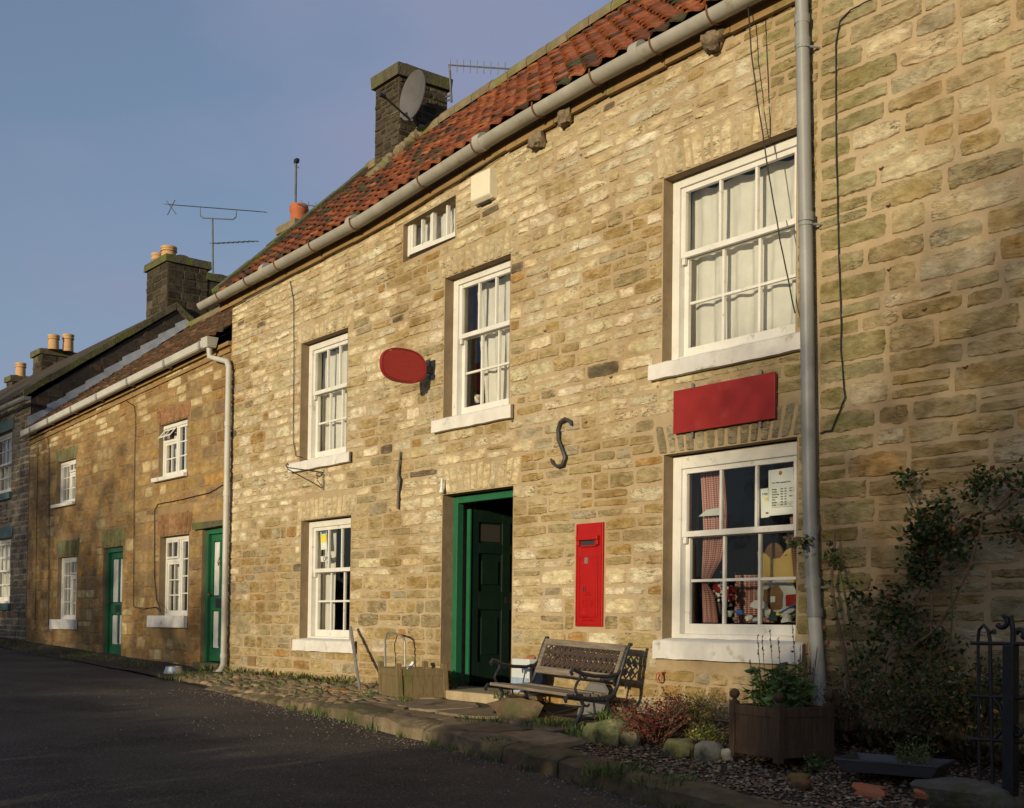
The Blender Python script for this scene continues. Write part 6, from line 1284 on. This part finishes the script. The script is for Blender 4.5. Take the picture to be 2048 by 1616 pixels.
# ============================================================ ACROSS THE STREET (out of frame: shade and reflections)
def tree(label, x, y, h, cr, n, seed, base=None, cols=((.05, .07, .02), (.08, .09, .03), (.12, .09, .03)), c0=.35, ls=.09):
    r_ = random.Random(seed); z0 = zroad(x) if base is None else base; t = thing('broadleaf_tree', label, 'tree', (x, y, z0)); b = MB(); lb = MB(); tips = []
    b.tube([(0, 0, 0), (.05, .03, h*.25), (0, .05, h*.5), (.06, 0, h*.85)], [.16, .13, .09, .03], 8)
    for i in range(26):
        a = r_.uniform(0, 6.28); zz = h*r_.uniform(c0, .85); L_ = cr*r_.uniform(.6, 1.05)*(1.2-zz/h*.5); p0 = Vector((0, 0, zz)); p1 = p0+Vector((math.cos(a)*L_, math.sin(a)*L_, L_*r_.uniform(.2, .7))); pts = [p0, p0.lerp(p1, .5)+Vector((0, 0, .12)), p1]
        b.tube(pts, [.05, .03, .01], 5, cap=False)
        for k in range(5):
            q = p0.lerp(p1, r_.uniform(.4, 1)); q2 = q+Vector([r_.gauss(0, cr*.28) for _ in range(3)]); b.tube([q, q2], [.012, .004], 4, cap=False); tips.append(q2)
    global rnd
    sv_ = rnd; rnd = r_
    for i in range(n):
        c = r_.choice(tips); leaf(lb, c+Vector([r_.gauss(0, cr*.14) for _ in range(3)]), (r_.uniform(-1, 1), r_.uniform(-1, 1), r_.uniform(-1, .5)), ls*r_.uniform(.6, 1.3), r_.choice(cols), .7)
    rnd = sv_; b.build('trunk', 'bark2', t); lb.build('crown', 'leaf', t, vc=True)
def shade_hedge(label, x0, x1, y, h, n, seed, w_=.5):  # unseen greenery put in to shade the road and garden bed
    r_ = random.Random(seed); lb = MB(); global rnd; sv_ = rnd; rnd = r_
    for i in range(n):
        x = r_.uniform(x0, x1); z = zroad(x)+r_.uniform(0, 1)**.7*h*(1+.12*mn.noise(Vector((x*1.3, seed, 0)))); leaf(lb, (x, y+r_.gauss(0, w_*.4), z), (r_.uniform(-1, 1), r_.uniform(-1, 1), r_.uniform(-1, 1)), r_.uniform(.07, .14), r_.choice(GR1), .7)
    rnd = sv_; tag(lb.build('shade_hedge', 'leaf', vc=True), label, 'shade_hedge')
shade_hedge('taller stretch of unseen hedging added to shade the road by the cottage', -34, -12, -9.2, 1.5, 24000, 3)
shade_hedge('low stretch of unseen hedging added to shade the road by the bench', -12, -5.2, -9.2, 1.05, 9000, 4)
shade_hedge('higher stretch of unseen hedging added to shade the garden bed', -5.0, 6, -9.2, 1.6, 20000, 5)
tree('unseen broad bushy tree added to shade the right hand wall', 5.2, -24.0, 6.3, 2.8, 30000, 11, base=.6, c0=.12, ls=.13)  # out of view, sized to throw shade on the right hand wall
tree('leafy tree in the field opposite the cottage', -11.2, -24.5, 7.6, 2.2, 6500, 12, base=.7, c0=.35, ls=.12)
tree('round tree in the field opposite the doors of the cottage', -7.4, -25.0, 5.6, 1.8, 4000, 15, base=.7, c0=.3, ls=.12)
tree('unseen dense tree added to shade the tall far house', -16.4, -24.0, 9.6, 3.0, 17000, 14, base=.8, c0=.15, ls=.15)  # this and the next are unseen, put in to shade the far house
tree('second unseen dense tree added to shade the tall far house', -22.3, -24.5, 9.6, 3.2, 17000, 16, base=.9, c0=.15, ls=.15)
# grit and leaf litter along the edge of the road
b = MB(); rnd = random.Random(77)
for i in range(2600):
    x = rnd.uniform(-13, -2.5); y = ykerb(x)-.04-abs(rnd.gauss(0, .16 if i % 3 else 1.1)); r = rnd.uniform(.003, .009); z = zroad(x)+.03*math.sin(min(1, (y+7.6)/6)*math.pi)+.012*mn.noise(Vector((x*1.7, y*1.7, 3)))+r*.3
    c = pick([(1, (.16, .13, .10)), (.5, (.26, .22, .17)), (.6, (.10, .06, .03)), (.15, (.22, .11, .04))]); a = rnd.uniform(0, 6.28)
    b.add([(x+r*(p*math.cos(a)-q*math.sin(a))*1.2, y+r*(p*math.sin(a)+q*math.cos(a)), z+r*.6*w_) for p, q, w_ in OV], OF, c)
tag(b.build('grit', 'gravel', vc=True), 'grit and crumbs of dead leaf along the edge of the road', 'grit', kind='stuff')
for cat_, g_ in (('aerial', 'television aerials on the chimneys'), ('nest', 'mud bird nests under the eaves'), ('planter', 'wooden planters in front of the house'), ('cable', 'cables running over the walls'), ('stone', 'loose stones around the garden bed'), ('wall tie', 'iron ties on the honey stone wall'), ('shard', 'terracotta pieces on the gravel'), ('tree', 'trees in the field across the road'), ('shade_hedge', 'unseen hedges added across the road for shade'), ('trinket', 'trinkets in the shop window'), ('poster', 'posters'), ('house', 'stone houses of the row')):
    for o in S.objects:
        if o.parent is None and o.get('category') == cat_: o['group'] = g_
